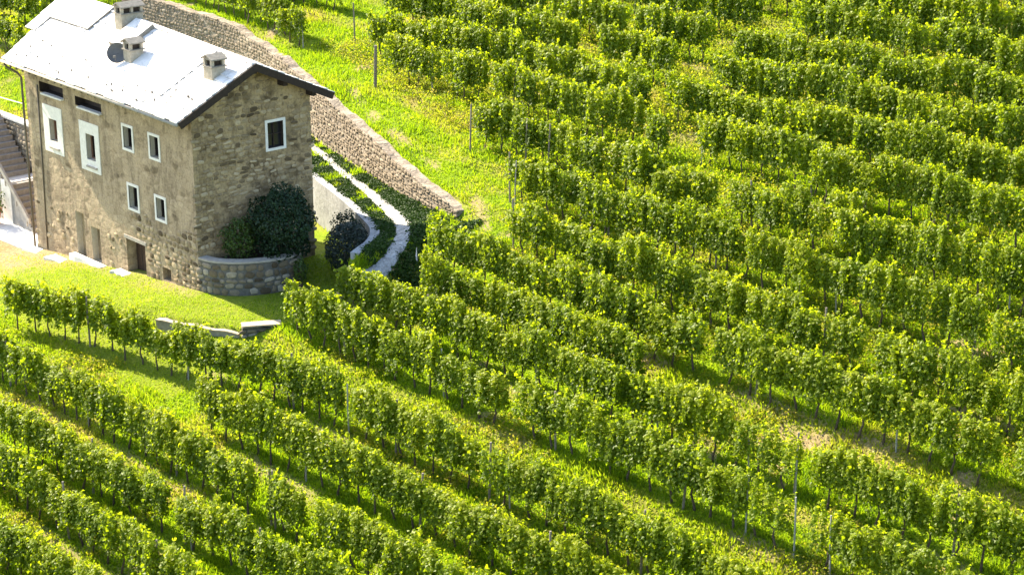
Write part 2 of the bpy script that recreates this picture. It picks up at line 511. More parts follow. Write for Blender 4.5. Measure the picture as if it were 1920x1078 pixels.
FQ = np.stack([ii[:-1, 1:], ii[:-1, :-1], ii[1:, :-1], ii[1:, 1:]], -1).reshape(-1, 4)
tag(link('path', np_mesh('path', R5.reshape(-1, 3), FQ, M['gravel'], smooth=True)), kind='structure')

# pale paved yard left of the house
yb = MB()
yard = [(-26, -2.2), (-17.3, -0.72), (-14.72, -0.55), (-14.72, 2.6), (-26, 2.6)]
yb.face([(x, y, -1.50) for x, y in yard])
yb.f.append(tuple())
yb.f.pop()
for a, c in zip(yard, yard[1:] + yard[:1]):
    yb.face([(a[0], a[1], -1.8), (c[0], c[1], -1.8), (c[0], c[1], -1.50), (a[0], a[1], -1.50)])
tag(yb.build('paved_yard', M['concrete']), kind='structure')


# ------------------------------------------------------------------ stones
def stone_mesh(name, mat, seed):
    """unit stone: width x (-.5...5), height z, bulging towards -y; 8-gon with an inner ring"""
    r = random.Random(seed)
    nside = 8
    out = []; inn = []; back = []
    for k in range(nside):
        a = 2 * math.pi * (k + r.uniform(-.25, .25)) / nside
        cx, cz = math.cos(a), math.sin(a)
        sq = (abs(cx) ** 3.2 + abs(cz) ** 3.2) ** (-1 / 3.2) * r.uniform(.86, 1.03)
        x, z = .5 * cx * sq, .5 * cz * sq
        back.append((x, .5, z)); out.append((x, -.35 * r.uniform(.6, 1), z))
        q = r.uniform(.62, .8)
        inn.append((x * q, -1.0 * r.uniform(.75, 1.1), z * q))
    v = back + out + inn + [(r.uniform(-.1, .1), -1.05, r.uniform(-.1, .1))]
    f = []
    for k in range(nside):
        j = (k + 1) % nside
        f.append((k, j, nside + j, nside + k))
        f.append((nside + k, nside + j, 2 * nside + j, 2 * nside + k))
        f.append((2 * nside + k, 2 * nside + j, 3 * nside))
    me = bpy.data.meshes.new(name)
    me.from_pydata(v, [], f); me.materials.append(mat)
    me.polygons.foreach_set('use_smooth', [True] * len(f))
    me.update()
    return me


def stone_set(tag_, mat):
    return [stone_mesh('stone_' + tag_, mat, 100 + i) for i in range(9)]


ST_WARM = stone_set('warm', M['stone_warm'])
ST_GREY = stone_set('grey', M['stone_grey'])
ST_GABLE = stone_set('gable', M['stone_gable'])


def lay_stones(parent, meshes, place, length, zlo, zhi, course=(.16, .32), width=(.22, .55), proud=.05, keep=1.0, limit=300, seed=1, gap=.025, depth_prior=False):
    """place(s, z) -> (point, outward angle); zlo/zhi functions of s. stones are laid in uneven courses"""
    r = random.Random(seed)
    todo = []
    s_mid = length / 2
    zmin = min(zlo(k * length / 40) for k in range(41)); zmax = max(zhi(k * length / 40) for k in range(41))
    z = zmin
    while z < zmax:
        hgt = r.uniform(*course)
        s = r.uniform(-.2, 0)
        while s < length:
            wdt = r.uniform(*width)
            sc = s + wdt / 2
            hh = hgt * r.uniform(.82, 1.12)
            zc = z + hgt / 2 + r.uniform(-.03, .03)
            if 0 < sc < length and zc - hh * .4 > zlo(sc) and zc + hh * .35 < zhi(sc):
                if r.random() < (keep(sc, zc) if callable(keep) else keep):
                    todo.append((sc, zc, wdt - gap, hh - gap, r.uniform(.6, 1.3) * proud, r.uniform(-.2, .2), r.randrange(len(meshes))))
            s += wdt
        z += hgt
    if len(todo) > limit:
        todo.sort(key=lambda t: -(t[2] * t[3]) * (1 if not depth_prior else 1 / project(place(t[0], t[1])[0])[2] ** 2))
    org = parent_origin(parent)
    rest_v, rest_f = [], []
    for k, (sc, zc, wd_, hh, pr, tilt, mi) in enumerate(todo):
        p, ang = place(sc, zc)
        if k < limit:
            o = bpy.data.objects.new('stone', meshes[mi]); COL.objects.link(o); o.parent = parent
            o.location = Vector(p) - org
            o.scale = (wd_, pr, hh)
            o.rotation_euler = (0, tilt, ang)
        else:
            me = meshes[mi]; base = len(rest_v)
            mt = Matrix.Translation(Vector(p) - org) @ Matrix.Rotation(ang, 4, 'Z') @ Matrix.Rotation(tilt, 4, 'Y') @ Matrix.Diagonal((wd_, pr, hh, 1))
            rest_v += [tuple(mt @ v.co) for v in me.vertices]
            rest_f += [tuple(base + i for i in pl.vertices) for pl in me.polygons]
    if rest_v:
        me = bpy.data.meshes.new('small_stones'); me.from_pydata(rest_v, [], rest_f); me.materials.append(meshes[0].materials[0]); me.update()
        tag(link('small_stones', me, parent), kind='stuff')
    return len(todo)


def curve_frame(P):
    d = np.concatenate([[0], np.cumsum(np.linalg.norm(np.diff(P[:, :2], axis=0), axis=1))])
    T = np.gradient(P[:, :2], axis=0); T /= np.linalg.norm(T, axis=1)[:, None]
    def at(s):
        x = np.interp(s, d, P[:, 0]); y = np.interp(s, d, P[:, 1])
        tx = np.interp(s, d, T[:, 0]); ty = np.interp(s, d, T[:, 1])
        return x, y, tx, ty
    return at, d[-1]


def ribbon_wall(P, zb, zt, thick, mat, name, parent, side=1):
    """solid wall along P; faces: side=+1 body lies to the left of the walking direction"""
    at, L = curve_frame(P)
    mb = MB(); n = len(P)
    ring = []
    for k in range(n):
        s = L * k / (n - 1)
        x, y, tx, ty = at(s)
        nx, ny = -ty * side, tx * side
        b0, t0 = zb(s), zt(s)
        ring.append([(x, y, b0), (x + nx * thick, y + ny * thick, b0), (x + nx * thick, y + ny * thick, t0), (x, y, t0)])
    for a, c in zip(ring, ring[1:]):
        for q in range(4):
            r4 = [a[q], c[q], c[(q + 1) % 4], a[(q + 1) % 4]]
            mb.face(r4 if side < 0 else r4[::-1])
    mb.face(ring[0]); mb.face(ring[-1][::-1])
    return mb.build(name, mat, parent)


# tall dry-stone retaining wall behind the house
P = resample([tuple(p) for p in STONE_WALL[1:]], 0.4)
at_sw, L_sw = curve_frame(P)
sw = empty('stone_wall', (-5, 12.7, 2.0), 'long sunlit dry stone retaining wall curving behind the house', 'wall')
zt_sw = lambda s: float(H(at_sw(s)[0], at_sw(s)[1] + 0.7)) + 0.03 + 0.05 * math.sin(s * 1.7) + .03 * math.sin(s * 5.3) - 0.10 * max(0, (s - L_sw + 3) / 3)
ribbon_wall(P, lambda s: float(H(at_sw(s)[0], at_sw(s)[1] - 0.4)) - 0.5, zt_sw, 0.55, M['dryjoint'], 'wall_core', sw, 1)
lay_stones(sw, ST_WARM, lambda s, z: ((at_sw(s)[0], at_sw(s)[1], z), math.atan2(at_sw(s)[3], at_sw(s)[2])), L_sw,
           lambda s: float(H(at_sw(s)[0], at_sw(s)[1] - 0.4)) - 0.1, lambda s: zt_sw(s) + .06, (.10, .26), (.14, .52), .04, 0.85, 300, 3, depth_prior=True)

# pale curved garden wall by the gable
P = resample([tuple(p) for p in LOW_WALL], 0.3)
at_lw, L_lw = curve_frame(P)
lw = empty('garden_wall', (2.1, 7.5, 0.3), 'low pale grey curved garden wall behind the round shrubs', 'wall')
zt_lw = lambda s: float(H(at_lw(s)[0] + .25, at_lw(s)[1] + 0.65)) + 0.05
ribbon_wall(P, lambda s: -0.3, zt_lw, 0.42, M['render_wall'], 'wall_face', lw, 1)

# low edging wall round the lawn
P = resample([(1.3, -2.93), (1.6, -2.85), (3.8, -1.88), (5.1, -1.33)], 0.3)
at_e, L_e = curve_frame(P)
ew = empty('edging_wall', (3.5, -2.0, -0.9), 'low pale edging wall along the front of the lawn', 'wall')
ribbon_wall(P - np.array([0, .12]), lambda s: -1.6, lambda s: -.32 + .03 * math.sin(s * 4), 0.36, M['coping'], 'wall_core', ew, 1)
ribbon_wall(P - np.array([0, .15]), lambda s: -.317 + .03 * math.sin(s * 4), lambda s: -.25 + .03 * math.sin(s * 4), 0.38, M['wall_top'], 'coping', ew, 1)
P = resample([(5.05, -1.25), (5.4, -0.6), (5.85, 0.15)], 0.3)
at_e2, L_e2 = curve_frame(P)
ew = empty('edging_wall', (5.4, -0.5, -0.7), 'short stepped stone wall end at the right corner of the lawn', 'wall')
ribbon_wall(P + np.array([.2, -.1]), lambda s: -1.3, lambda s: -0.02 + .05 * math.sin(s * 5), 0.5, M['planter_core'], 'wall_core', ew, 1)
lay_stones(ew, ST_GREY, lambda s, z: ((at_e2(s)[0] + .2, at_e2(s)[1] - .1, z), math.atan2(at_e2(s)[3], at_e2(s)[2])), L_e2, lambda s: -.9, lambda s: .0, (.16, .26), (.25, .5), .06, 1.0, 60, 9)
ribbon_wall(P + np.array([.26, -.14]), lambda s: 0.035, lambda s: 0.10, 0.55, M['wall_top'], 'coping', ew, 1)

# curved stone planter at the gable corner
PL = resample([(0.02, -0.02), (0.85, 0.18), (1.7, 0.85), (2.3, 1.9), (2.55, 3.0), (2.5, 3.7)], 0.22)
at_p, L_p = curve_frame(PL)
pl = empty('stone_planter', (1.2, 1.8, 0.0), 'curved rubble stone planter wall at the foot of the gable', 'planter')
zt_p = lambda s: 1.46
ribbon_wall(PL, lambda s: -0.4, zt_p, 0.40, M['planter_core'], 'wall_core', pl, 1)
lay_stones(pl, ST_GREY, lambda s, z: ((at_p(s)[0], at_p(s)[1], z), math.atan2(at_p(s)[3], at_p(s)[2])), L_p, lambda s: -0.25, lambda s: 1.46, (.17, .34), (.25, .58), .06, 0.97, 200, 12)
cop = ribbon_wall(PL + np.array([0.05, -0.05]), lambda s: 1.463, lambda s: 1.54, 0.5, M['coping'], 'coping', pl, 1)
sb = MB()
sb.face([(p[0] - .1, p[1] + .1, 1.30) for p in PL] + [(0.02, 3.7, 1.30), (0.02, 0.1, 1.30)])
sb.build('soil', M['soil'], pl)
sb = MB(); sb.box(0.03, 2.45, 3.5, 3.7, -.3, 1.44)
sb.build('end_wall', M['planter_core'], pl)

# ------------------------------------------------------------------ house
house = empty('stone_house', (-7.3, 3.1, -0.5), 'old stone farmhouse with a pale slab roof above the vineyard', 'house')
HL = -14.6; HW = 6.2


def wall_holes(u0, u1, z0, z1, holes, y, name, mat, parent, ztop=None):
    """front wall in the plane y with real openings; holes: (a,b,c,d,depth)"""
    us = sorted({u0, u1} | {h[0] for h in holes} | {h[1] for h in holes})
    zs = sorted({z0, z1} | {h[2] for h in holes} | {h[3] for h in holes})
    mb = MB()
    for a, b2 in zip(us, us[1:]):
        for c, d in zip(zs, zs[1:]):
            cu, cz = (a + b2) / 2, (c + d) / 2
            if any(h[0] < cu < h[1] and h[2] < cz < h[3] for h in holes): continue
            mb.face([(a, y, c), (b2, y, c), (b2, y, d), (a, y, d)])
    return mb.build(name, mat, parent)


ATT = [(-13.2, -10.95, 6.62, 7.12), (-9.85, -7.5, 6.55, 6.98)]
W12 = [(-12.45, -11.72, 4.38, 5.45), (-9.06, -8.26, 4.14, 5.36)]
W36 = [(-5.79, -4.81, 5.22, 6.45), (-3.56, -2.60, 5.24, 6.45), (-5.64, -4.64, 2.46, 3.75), (-3.33, -2.38, 2.48, 3.68)]
in36 = [(a + .12, b2 - .12, c + .12, d - .12) for a, b2, c, d in W36]
NICHE = [(-10.62, -9.82, -1.05, 1.30), (-9.22, -8.42, -0.85, 0.86)]
DOOR = [(-6.05, -4.42, -0.62, 1.02)]
HOLE = [(-3.0, -2.32, -0.22, 0.37)]
fw = wall_holes(HL, 0, -2.4, 8.05, ATT + W12 + in36 + NICHE + DOOR + HOLE, 0, 'front_wall', M['front'], house)


def reveal(a, b2, c, d, dep, mat, parent, name='reveal', y=0.0):
    mb = MB()
    mb.face([(a, y, c), (a, y, d), (a, y + dep, d), (a, y + dep, c)])
    mb.face([(b2, y, d), (b2, y, c), (b2, y + dep, c), (b2, y + dep, d)])
    mb.face([(a, y, d), (b2, y, d), (b2, y + dep, d), (a, y + dep, d)])
    mb.face([(a, y, c), (a, y + dep, c), (b2, y + dep, c), (b2, y, c)])
    return mb.build(name, mat, parent)


def ring_frame(a, b2, c, d, w_, y0, y1, name, mat, parent, inner=False):
    mb = MB()
    mb.box(a, b2, y0, y1, c, c + w_); mb.box(a, b2, y0, y1, d - w_, d)
    mb.box(a, a + w_, y0, y1, c + w_, d - w_); mb.box(b2 - w_, b2, y0, y1, c + w_, d - w_)
    return mb.build(name, mat, parent)


for (a, b2, c, d) in W36:
    win = ring_frame(a, b2, c, d, .12, -.03, .03, 'window', M['whitewash'], house)
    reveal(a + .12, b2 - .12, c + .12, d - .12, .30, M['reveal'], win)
    ring_frame(a + .12, b2 - .12, c + .12, d - .12, .05, .24, .29, 'sash', M['darkwood'], win)
    MB().box((a + b2) / 2 - .02, (a + b2) / 2 + .02, .235, .285, c + .17, d - .17).build('mullion', M['darkwood'], win)
    MB().face([(a + .1, .30, c + .1), (b2 - .1, .30, c + .1), (b2 - .1, .30, d - .1), (a + .1, .30, d - .1)]).build('pane', M['glass'], win)
SUR = [(-13.0, -11.22, 3.80, 6.08), (-9.6, -7.86, 3.58, 5.90)]
for (A, B, Cc, D), (a, b2, c, d), shut in zip(SUR, W12, (True, False)):
    mb = MB()
    mb.box(A, B, -.035, .02, Cc, c); mb.box(A, B, -.035, .02, d, D); mb.box(A, a, -.035, .02, c, d); mb.box(b2, B, -.035, .02, c, d)
    win = mb.build('window', M['whitewash'], house)
    tag(win, 'narrow window set in a broad white painted surround')
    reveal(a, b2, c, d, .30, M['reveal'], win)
    ring_frame(a, b2, c, d, .05, .22, .28, 'sash', M['shutter'], win)
    MB().face([(a, .30, c), (b2, .30, c), (b2, .30, d), (a, .30, d)]).build('pane', M['shutter'] if shut else M['glass'], win)
    MB().box(a + .02, b2 + .12, -.12, .05, c - .36, c - .28).build('sill', M['coping'], win)
for (a, b2, c, d) in ATT:
    at_ = reveal(a, b2, c, d, .5, M['darkwood'], house, 'attic_opening')
    MB().face([(a, .5, c), (b2, .5, c), (b2, .5, d), (a, .5, d)]).build('dark_recess', M['darkwood'], at_)
    MB().box(a + .35, b2 + .05, -.16, .10, c - .07, c + .01).build('sill', M['slab'], at_)
for (a, b2, c, d) in NICHE:
    nn = reveal(a, b2, c, d, .32, M['reveal'], house, 'doorway')
    MB().face([(a, .32, c), (b2, .32, c), (b2, .32, d), (a, .32, d)]).build('blocked_panel', M['front'], nn)
a, b2, c, d = DOOR[0]
dr = reveal(a, b2, c, d, .55, M['front'], house, 'door')
MB().box(a, b2, .50, .58, c, d).build('leaf', M['doorwood'], dr)
for k in range(4):
    MB().box(a + .1 + k * .38, a + .13 + k * .38, .488, .51, c, d).build('plank_joint', M['darkwood'], dr)
MB().box(a - .12, b2 + .12, -.035, .25, d, d + .16).build('lintel', M['coping'], dr)
a, b2, c, d = HOLE[0]
ho = reveal(a, b2, c, d, .5, M['front'], house, 'cellar_vent')
MB().face([(a, .5, c), (b2, .5, c), (b2, .5, d), (a, .5, d)]).build('dark_recess', M['darkwood'], ho)

# gable wall with its window opening
GW = (3.74, 4.82, 5.58, 6.98)
gi = (GW[0] + .12, GW[1] - .12, GW[2] + .12, GW[3] - .12)
mb = MB()
topz = lambda v: 8.05 + (v / 3.05) * 1.42 if v < 3.05 else 9.47 - (v - 3.05) / 3.15 * 1.42
vs = [0, 1.0, 2.0, 3.05, gi[0], gi[1], 5.5, HW]
for p, q in zip(vs, vs[1:]):
    if p == gi[0]:
        mb.face([(0, p, -2.4), (0, q, -2.4), (0, q, gi[2]), (0, p, gi[2])])
        mb.face([(0, p, gi[3]), (0, q, gi[3]), (0, q, topz(q)), (0, p, topz(p))])
    else:
        mb.face([(0, p, -2.4), (0, q, -2.4), (0, q, topz(q)), (0, p, topz(p))])
gw = mb.build('gable_wall', M['gable'], house)
win = None
mb = MB()
for (p, q, r0, r1) in ((GW[0], GW[1], GW[2], gi[2]), (GW[0], GW[1], gi[3], GW[3]), (GW[0], gi[0], gi[2], gi[3]), (gi[1], GW[1], gi[2], gi[3])):
    mb.box(-.03, .035, p, q, r0, r1)
win = mb.build('window', M['whitewash'], house)
mb = MB()
p, q, r0, r1 = gi
mb.face([(0, p, r0), (0, p, r1), (-.3, p, r1), (-.3, p, r0)]); mb.face([(0, q, r0), (0, q, r1), (-.3, q, r1), (-.3, q, r0)])
mb.face([(0, p, r1), (0, q, r1), (-.3, q, r1), (-.3, p, r1)]); mb.face([(0, p, r0), (0, q, r0), (-.3, q, r0), (-.3, p, r0)])
mb.build('reveal', M['darkwood'], win)
MB().face([(-.2, p, r0), (-.2, q, r0), (-.2, q, r1), (-.2, p, r1)]).build('pane', M['glass'], win)
mb = MB(); mb.box(-.18, -.14, (p + q) / 2 - .025, (p + q) / 2 + .025, r0, r1); mb.box(-.18, -.14, p, q, (r0 + r1) / 2 - .02, (r0 + r1) / 2 + .02)
mb.build('mullion', M['darkwood'], win)
mb = MB()
mb.face([(HL, HW, -2.4), (HL, HW, 8.05), (0, HW, 8.05), (0, HW, -2.4)])
mb.build('back_wall', M['gable'], house)
mb = MB(); mb.face([(HL, 0, -2.4), (HL, 0, 8.05), (HL, 3.05, 9.7), (HL, HW, 8.05), (HL, HW, -2.4)])
mb.build('left_wall', M['front'], house)


# gable stones: proud rubble, thinner where plaster still covers it
def gkeep(s, z):
    if GW[0] - .25 < s < GW[1] + .25 and GW[2] - .2 < z < GW[3] + .2: return 0
    n_ = float(vnoise(np.array(s), np.array(z), 1.1, 71))
    return 0.80 if n_ > .40 else 0.30


lay_stones(gw, ST_GABLE, lambda s, z: ((0.005, s, z), math.pi / 2), HW, lambda s: (1.55 if s < 3.6 else .4), lambda s: topz(s) - .25,
           (.09, .27), (.13, .50), .045, gkeep, 300, 21, gap=.035)


def fkeep(s, z):
    u = HL + s
    for a, b2, c, d in [DOOR[0], HOLE[0]] + NICHE + W36:
        if a - .3 < u < b2 + .3 and c - .2 < z < d + .25: return 0
    return min(0.95, 0.25 + 0.7 * float(sstep(-7.5, -2, u)))


lay_stones(fw, ST_GABLE, lambda s, z: ((HL + s, -.005, z), 0.0), -HL, lambda s: 0.1 * (HL + s) - .3, lambda s: 1.5 + 0.9 * math.sin(s * .9) * .5 + (1.2 if s > 9 else -.6),
           (.17, .32), (.22, .5), .04, fkeep, 280, 22, gap=.04)
# roof
FE_R = np.array((.50, -.95, 7.72)); FE_L = np.array((-15.3, -.72, 7.93)); RD_R = np.array((.55, 3.0, 9.70)); RD_L = np.array((-16.0, 3.5, 10.45))
BE_R = np.array((.50, 7.15, 7.80)); BE_L = np.array((-16.0, 7.6, 8.05))


def rp(s, t, h=0.0, back=False):
    """roof point: s 0..1 from left to right, t 0 eave .. 1 ridge"""
    a, b2, c, d = (BE_L, BE_R, RD_L, RD_R) if back else (FE_L, FE_R, RD_L, RD_R)
    p = (a * (1 - s) + b2 * s) * (1 - t) + (c * (1 - s) + d * s) * t
    return p + np.array((0, (0.45 if back else -0.45) * h, 0.89 * h))


def rp_uv(u, v, h=0.0):
    t = 0.5; s = 0.5
    for _ in range(30):
        q = rp(s, t); du = u - q[0]; dv = v - q[1]
        s += du / 16.0; t += dv / 4.1
    return rp(s, t, h)


mb = MB()
ns = 12
for bk in (False, True):
    for i in range(ns):
        s0, s1 = i / ns, (i + 1) / ns
        b_ = [rp(s0, 0, -.16, bk), rp(s1, 0, -.16, bk), rp(s1, 1, -.16, bk), rp(s0, 1, -.16, bk)]
        t_ = [rp(s0, 0, 0, bk), rp(s1, 0, 0, bk), rp(s1, 1, 0, bk), rp(s0, 1, 0, bk)]
        if bk: b_ = [b_[1], b_[0], b_[3], b_[2]]; t_ = [t_[1], t_[0], t_[3], t_[2]]
        mb.hexa(b_, t_)
roof = mb.build('roof', M['darkwood'], house)
# stone slabs in overlapping courses (one relief sheet per slope)
r = random.Random(8)
for bk in (False, True):
    mb = MB(); nc = 11
    for ci in range(nc):
        t0 = ci / nc - .006; t1 = min(1.0, (ci + 1) / nc + .035)
        s = 0.0
        while s < 1:
            ws = r.uniform(.45, .95) / 16; e = min(1, s + ws)
            if 1 - e < .015: e = 1
            h0 = r.uniform(.045, .095); h1 = r.uniform(.012, .018); dt = r.uniform(-.010, .010)
            lo = [rp(s + .0006, t0 + dt, .004, bk), rp(e - .0006, t0 + dt, .004, bk), rp(e - .0006, t1, .004, bk), rp(s + .0006, t1, .004, bk)]
            hi = [rp(s + .0006, t0 + dt, h0, bk), rp(e - .0006, t0 + dt, h0, bk), rp(e - .0006, t1, h1, bk), rp(s + .0006, t1, h1, bk)]
            if bk: lo = [lo[1], lo[0], lo[3], lo[2]]; hi = [hi[1], hi[0], hi[3], hi[2]]
            mb.hexa(lo, hi)
            s = e
    o = mb.build('slab_courses', M['roof'], roof)
    tag(o, kind='stuff')
# ridge slabs
s = 0.0
while s < 1:
    e = min(1, s + r.uniform(.05, .08))
    mb = MB()
    b_ = [rp(s, .965, .066), rp(e - .002, .965, .066), rp(e - .002, .965, .066, True), rp(s, .965, .066, True)]
    mb.hexa(b_, [p + np.array((0, 0, .05)) + np.array((0, 0, .05 if False else 0)) for p in b_])
    mb.build('ridge_slab', M['roof'], roof)
    s = e


def raised(u0, u1, v0, v1, h, name='raised_slabs'):
    mb = MB()
    bl = [rp_uv(u0, v0, .03), rp_uv(u1, v0, .03), rp_uv(u1, v1, .03), rp_uv(u0, v1, .03)]
    tl = [rp_uv(u0, v0, h), rp_uv(u1, v0, h), rp_uv(u1, v1, h), rp_uv(u0, v1, h)]
    mb.hexa(bl, [p - np.array((0, 0, .02)) for p in tl])
    o = mb.build(name, M['capstone_and_step_shade'], roof)  # darker stone on the sides: shade of the step edges put into colour
    mid = sum(tl) / 4
    big = [mid + (p - mid) * 1.004 for p in tl]
    MB().hexa([p - np.array((0, 0, .018)) for p in big], [p + np.array((0, 0, .012)) for p in big]).build('top_slab', M['roof'], roof)
    return o


raised(-16.15, -11.65, 1.97, 3.45, .15)
raised(-9.10, -7.62, 1.60, 3.15, .26)
raised(-16.2, -15.25, 1.12, 1.95, .10)
raised(-7.0, -2.25, 0.02, 3.0, .085)
for i in range(22):
    s, t = r.uniform(.04, .97), r.choice([.07, .13, .22, .32, .46]) + r.uniform(-.02, .02)
    p = rp(s, t, .05)
    mb = MB(); mb.box(p[0] - .05, p[0] + .05, p[1] - .015, p[1] + .02, p[2] - .02, p[2] + .10)
    mb.build('snow_guard', M['metal'], roof)
# rake boards, purlin ends
mb = MB()
for bk in (False, True):
    b_ = [rp(1.001, 0, -.30, bk), rp(1.005, 0, -.30, bk), rp(1.005, 1, -.30, bk), rp(1.001, 1, -.30, bk)]
    t_ = [rp(1.001, 0, .02, bk), rp(1.005, 0, .02, bk), rp(1.005, 1, .02, bk), rp(1.001, 1, .02, bk)]
    mb.hexa(b_, t_)
mb.build('rake_board', M['darkwood'], roof)
for v_, z_ in ((0.05, 7.98), (1.5, 8.62), (3.02, 9.38), (4.6, 8.62), (6.1, 7.95)):
    MB().box(-.3, .48, v_ - .11, v_ + .11, z_ - .14, z_ + .10).build('purlin', M['darkwood'], roof)
for k in range(26):
    u_ = -14.9 + k * .6
    p = rp((u_ + 15.3) / 15.8, 0.02, -.17)
    MB().hexa([(u_ - .05, -.85, p[2] - .12), (u_ + .05, -.85, p[2] - .12), (u_ + .05, .1, p[2] + .36), (u_ - .05, .1, p[2] + .36)],
              [(u_ - .05, -.85, p[2]), (u_ + .05, -.85, p[2]), (u_ + .05, .1, p[2] + .48), (u_ - .05, .1, p[2] + .48)]).build('rafter', M['darkwood'], roof)
# gutter + downpipe
g0 = rp(0, 0, -.10) + np.array((-.05, -.08, 0)); g1 = rp(1, 0, -.10) + np.array((0, -.08, 0))
MB().tube([g0, g1], .075, 8).build('gutter', M['coping'], house, True)
mb = MB().tube([g0 + np.array((.35, 0, -.05)), (-14.95, -.72, 7.62), (-14.82, -.25, 7.28), (-14.74, -.10, 7.05), (-14.74, -.10, 3.0), (-14.74, -.10, -1.45)], .055, 8)
mb.build('downpipe', M['pipe'], house, True)
MB().tube([(-13.35, -.03, 6.9), (-13.45, -.03, 3.0), (-13.6, -.03, -1.3)], .035, 6).build('conduit', M['pipe'], house, True)


def chimney(u, v, su, sv, hb, label, wide=False):
    zb = float(rp_uv(u, v)[2])
    mb = MB(); x0, x1, y0, y1 = u - su / 2, u + su / 2, v - sv / 2, v + sv / 2
    zlo = zb - .6; z1 = zb + hb
    mb.box(x0, x1, y0, y1, zlo, z1)
    ch = mb.build('chimney', M['chimney'], house)
    tag(ch, label)
    # lantern with openings: four corner piers under a little gabled slab cap
    th = .13
    mb = MB()
    pier = []
    hz = .25
    xs = [x0, x1 - th]; ys = [y0, y1 - th]
    if sv > .95: ys = [y0, v - th / 2, y1 - th]
    for x in xs:
        for y in ys:
            mb.box(x, x + th, y, y + th, z1 + .05, z1 + .05 + hz)
    mb.build('lantern_piers', M['chimney'], ch)
    MB().box(x0 - .06, x1 + .06, y0 - .06, y1 + .06, z1 + .001, z1 + .048).build('ledge', M['capstone_and_step_shade'], ch)
    MB().box(x0 + th, x1 - th, y0 + th, y1 - th, z1 + .05, z1 + .05 + hz - .02).build('flue', M['darkwood'], ch)
    zc = z1 + .052 + hz
    mb = MB()
    for sgn in (-1, 1):
        e = u + sgn * (su / 2 + .10)
        b_ = [(u, y0 - .08, zc + .20), (e, y0 - .08, zc), (e, y1 + .08, zc), (u, y1 + .08, zc + .20)]
        if sgn > 0: b_ = b_
        mb.hexa(b_, [(p[0], p[1], p[2] + .055) for p in b_])
    mb.face([(x0, y0, zc), (x1, y0, zc), (u, y0, zc + .19)]); mb.face([(x1, y1, zc), (x0, y1, zc), (u, y1, zc + .19)])
    mb.build('cap', M['capstone_and_step_shade'], ch)


chimney(-9.70, 3.02, .62, 1.15, .46, 'largest chimney, nearest the ridge, with two openings')
chimney(-6.60, 1.32, .60, .68, .46, 'chimney beside the satellite dish')
chimney(-.80, 1.82, .66, .68, .42, 'chimney nearest the gable end')

dish = empty('satellite_dish', (-7.2, .95, 8.75), 'grey round satellite dish fixed beside the middle chimney', 'satellite dish')
dc = np.array((-7.15, .80, 9.28)); dn = np.array((.62, -.62, .35)); dn /= np.linalg.norm(dn)
da = np.cross(dn, (0, 0, 1)); da /= np.linalg.norm(da); db = np.cross(da, dn)
mb = MB(); N = 20; prev = None
for k, (rr, dd) in enumerate(((.02, -.12), (.25, -.09), (.40, -.035), (.47, 0.0))):
    ring = [dc + dn * dd + (da * math.cos(2 * math.pi * j / N) + db * math.sin(2 * math.pi * j / N)) * rr for j in range(N)]
    if prev:
        for j in range(N): mb.face([prev[j], prev[(j + 1) % N], ring[(j + 1) % N], ring[j]])
    prev = ring
ring2 = [p - dn * .02 for p in prev]
for j in range(N): mb.face([prev[j], prev[(j + 1) % N], ring2[(j + 1) % N], ring2[j]])
mb.build('reflector', M['metal'], dish, True)
MB().tube([dc - dn * .1, dc - dn * .25 - np.array((0, 0, .1)), (-7.2, .95, 8.6)], .03, 6).build('mast', M['metal'], dish)
MB().tube([dc - db * .44, dc - db * .25 + dn * .4], .015, 5).build('feed_arm', M['metal'], dish)
MB().box(*(lambda c0: (c0[0] - .05, c0[0] + .05, c0[1] - .05, c0[1] + .05, c0[2] - .05, c0[2] + .05))(dc - db * .25 + dn * .4)).build('receiver', M['metal'], dish)

# pale stone slabs along the front of the house
for x0, x1, y0, y1, z0, lab in ((-15.0, -12.4, -.75, -.06, -1.40, 'long pale stone slab at the left foot of the house front'),
                                (-12.1, -9.9, -1.0, -.42, -1.12, 'pale stone slab lying in the grass before the blocked doorways'),
                                (-10.8, -7.9, -.40, -.05, -.78, 'raised pale stone step under the blocked doorways'),
                                (-6.6, -5.5, -.62, -.08, -.56, 'small pale doorstep below the cellar door')):
    mb = MB()
    n_ = 5
    jb = [random.uniform(-.08, .08) for _ in range(n_ + 1)]
    for k in range(n_):
        a, b2 = x0 + (x1 - x0) * k / n_, x0 + (x1 - x0) * (k + 1) / n_
        mb.hexa([(a, y0 + jb[k], z0 - .5), (b2, y0 + jb[k + 1], z0 - .5), (b2, y1, z0 - .5), (a, y1, z0 - .5)],
                [(a, y0 + jb[k], z0 + .02 * jb[k]), (b2, y0 + jb[k + 1], z0 + .02 * jb[k + 1]), (b2, y1, z0), (a, y1, z0)])
    tag(mb.build('stone_slab', M['slab']), lab, 'stone slab', 'slabs along the house front')

# outside stair left of the house
st = empty('outside_stair', (-18, 1.6, -1.5), 'steep grey stone outside stair climbing beside the left end of the house', 'stair')
n1 = 8
x = -17.0; z = -1.5
M['step'] = mat_simple('grey_step_stone', (.22, .195, .17), (.34, .31, .27), 6, 0.9, 0.01)
for k in range(n1):
    MB().box(x - .27, x, 1.05, 3.2, -1.6, z + .22).build('step_riser', M['step'], st)
    MB().box(x - .29, x + .03, 1.02, 3.2, z + .223, z + .268).build('step', M['step'], st)
    x -= .27; z += .268
MB().box(x - .95, x + .02, 1.02, 3.2, -1.6, z + .05).build('landing', M['slab'], st)
x -= .95; z += .05
for k in range(11):
    MB().box(x - .27, x, 1.05, 2.7, -1.6, z + .20).build('step_riser', M['step'], st)
    MB().box(x - .29, x + .03, 1.02, 2.7, z + .203, z + .245).build('step', M['step'], st)
    x -= .27; z += .245
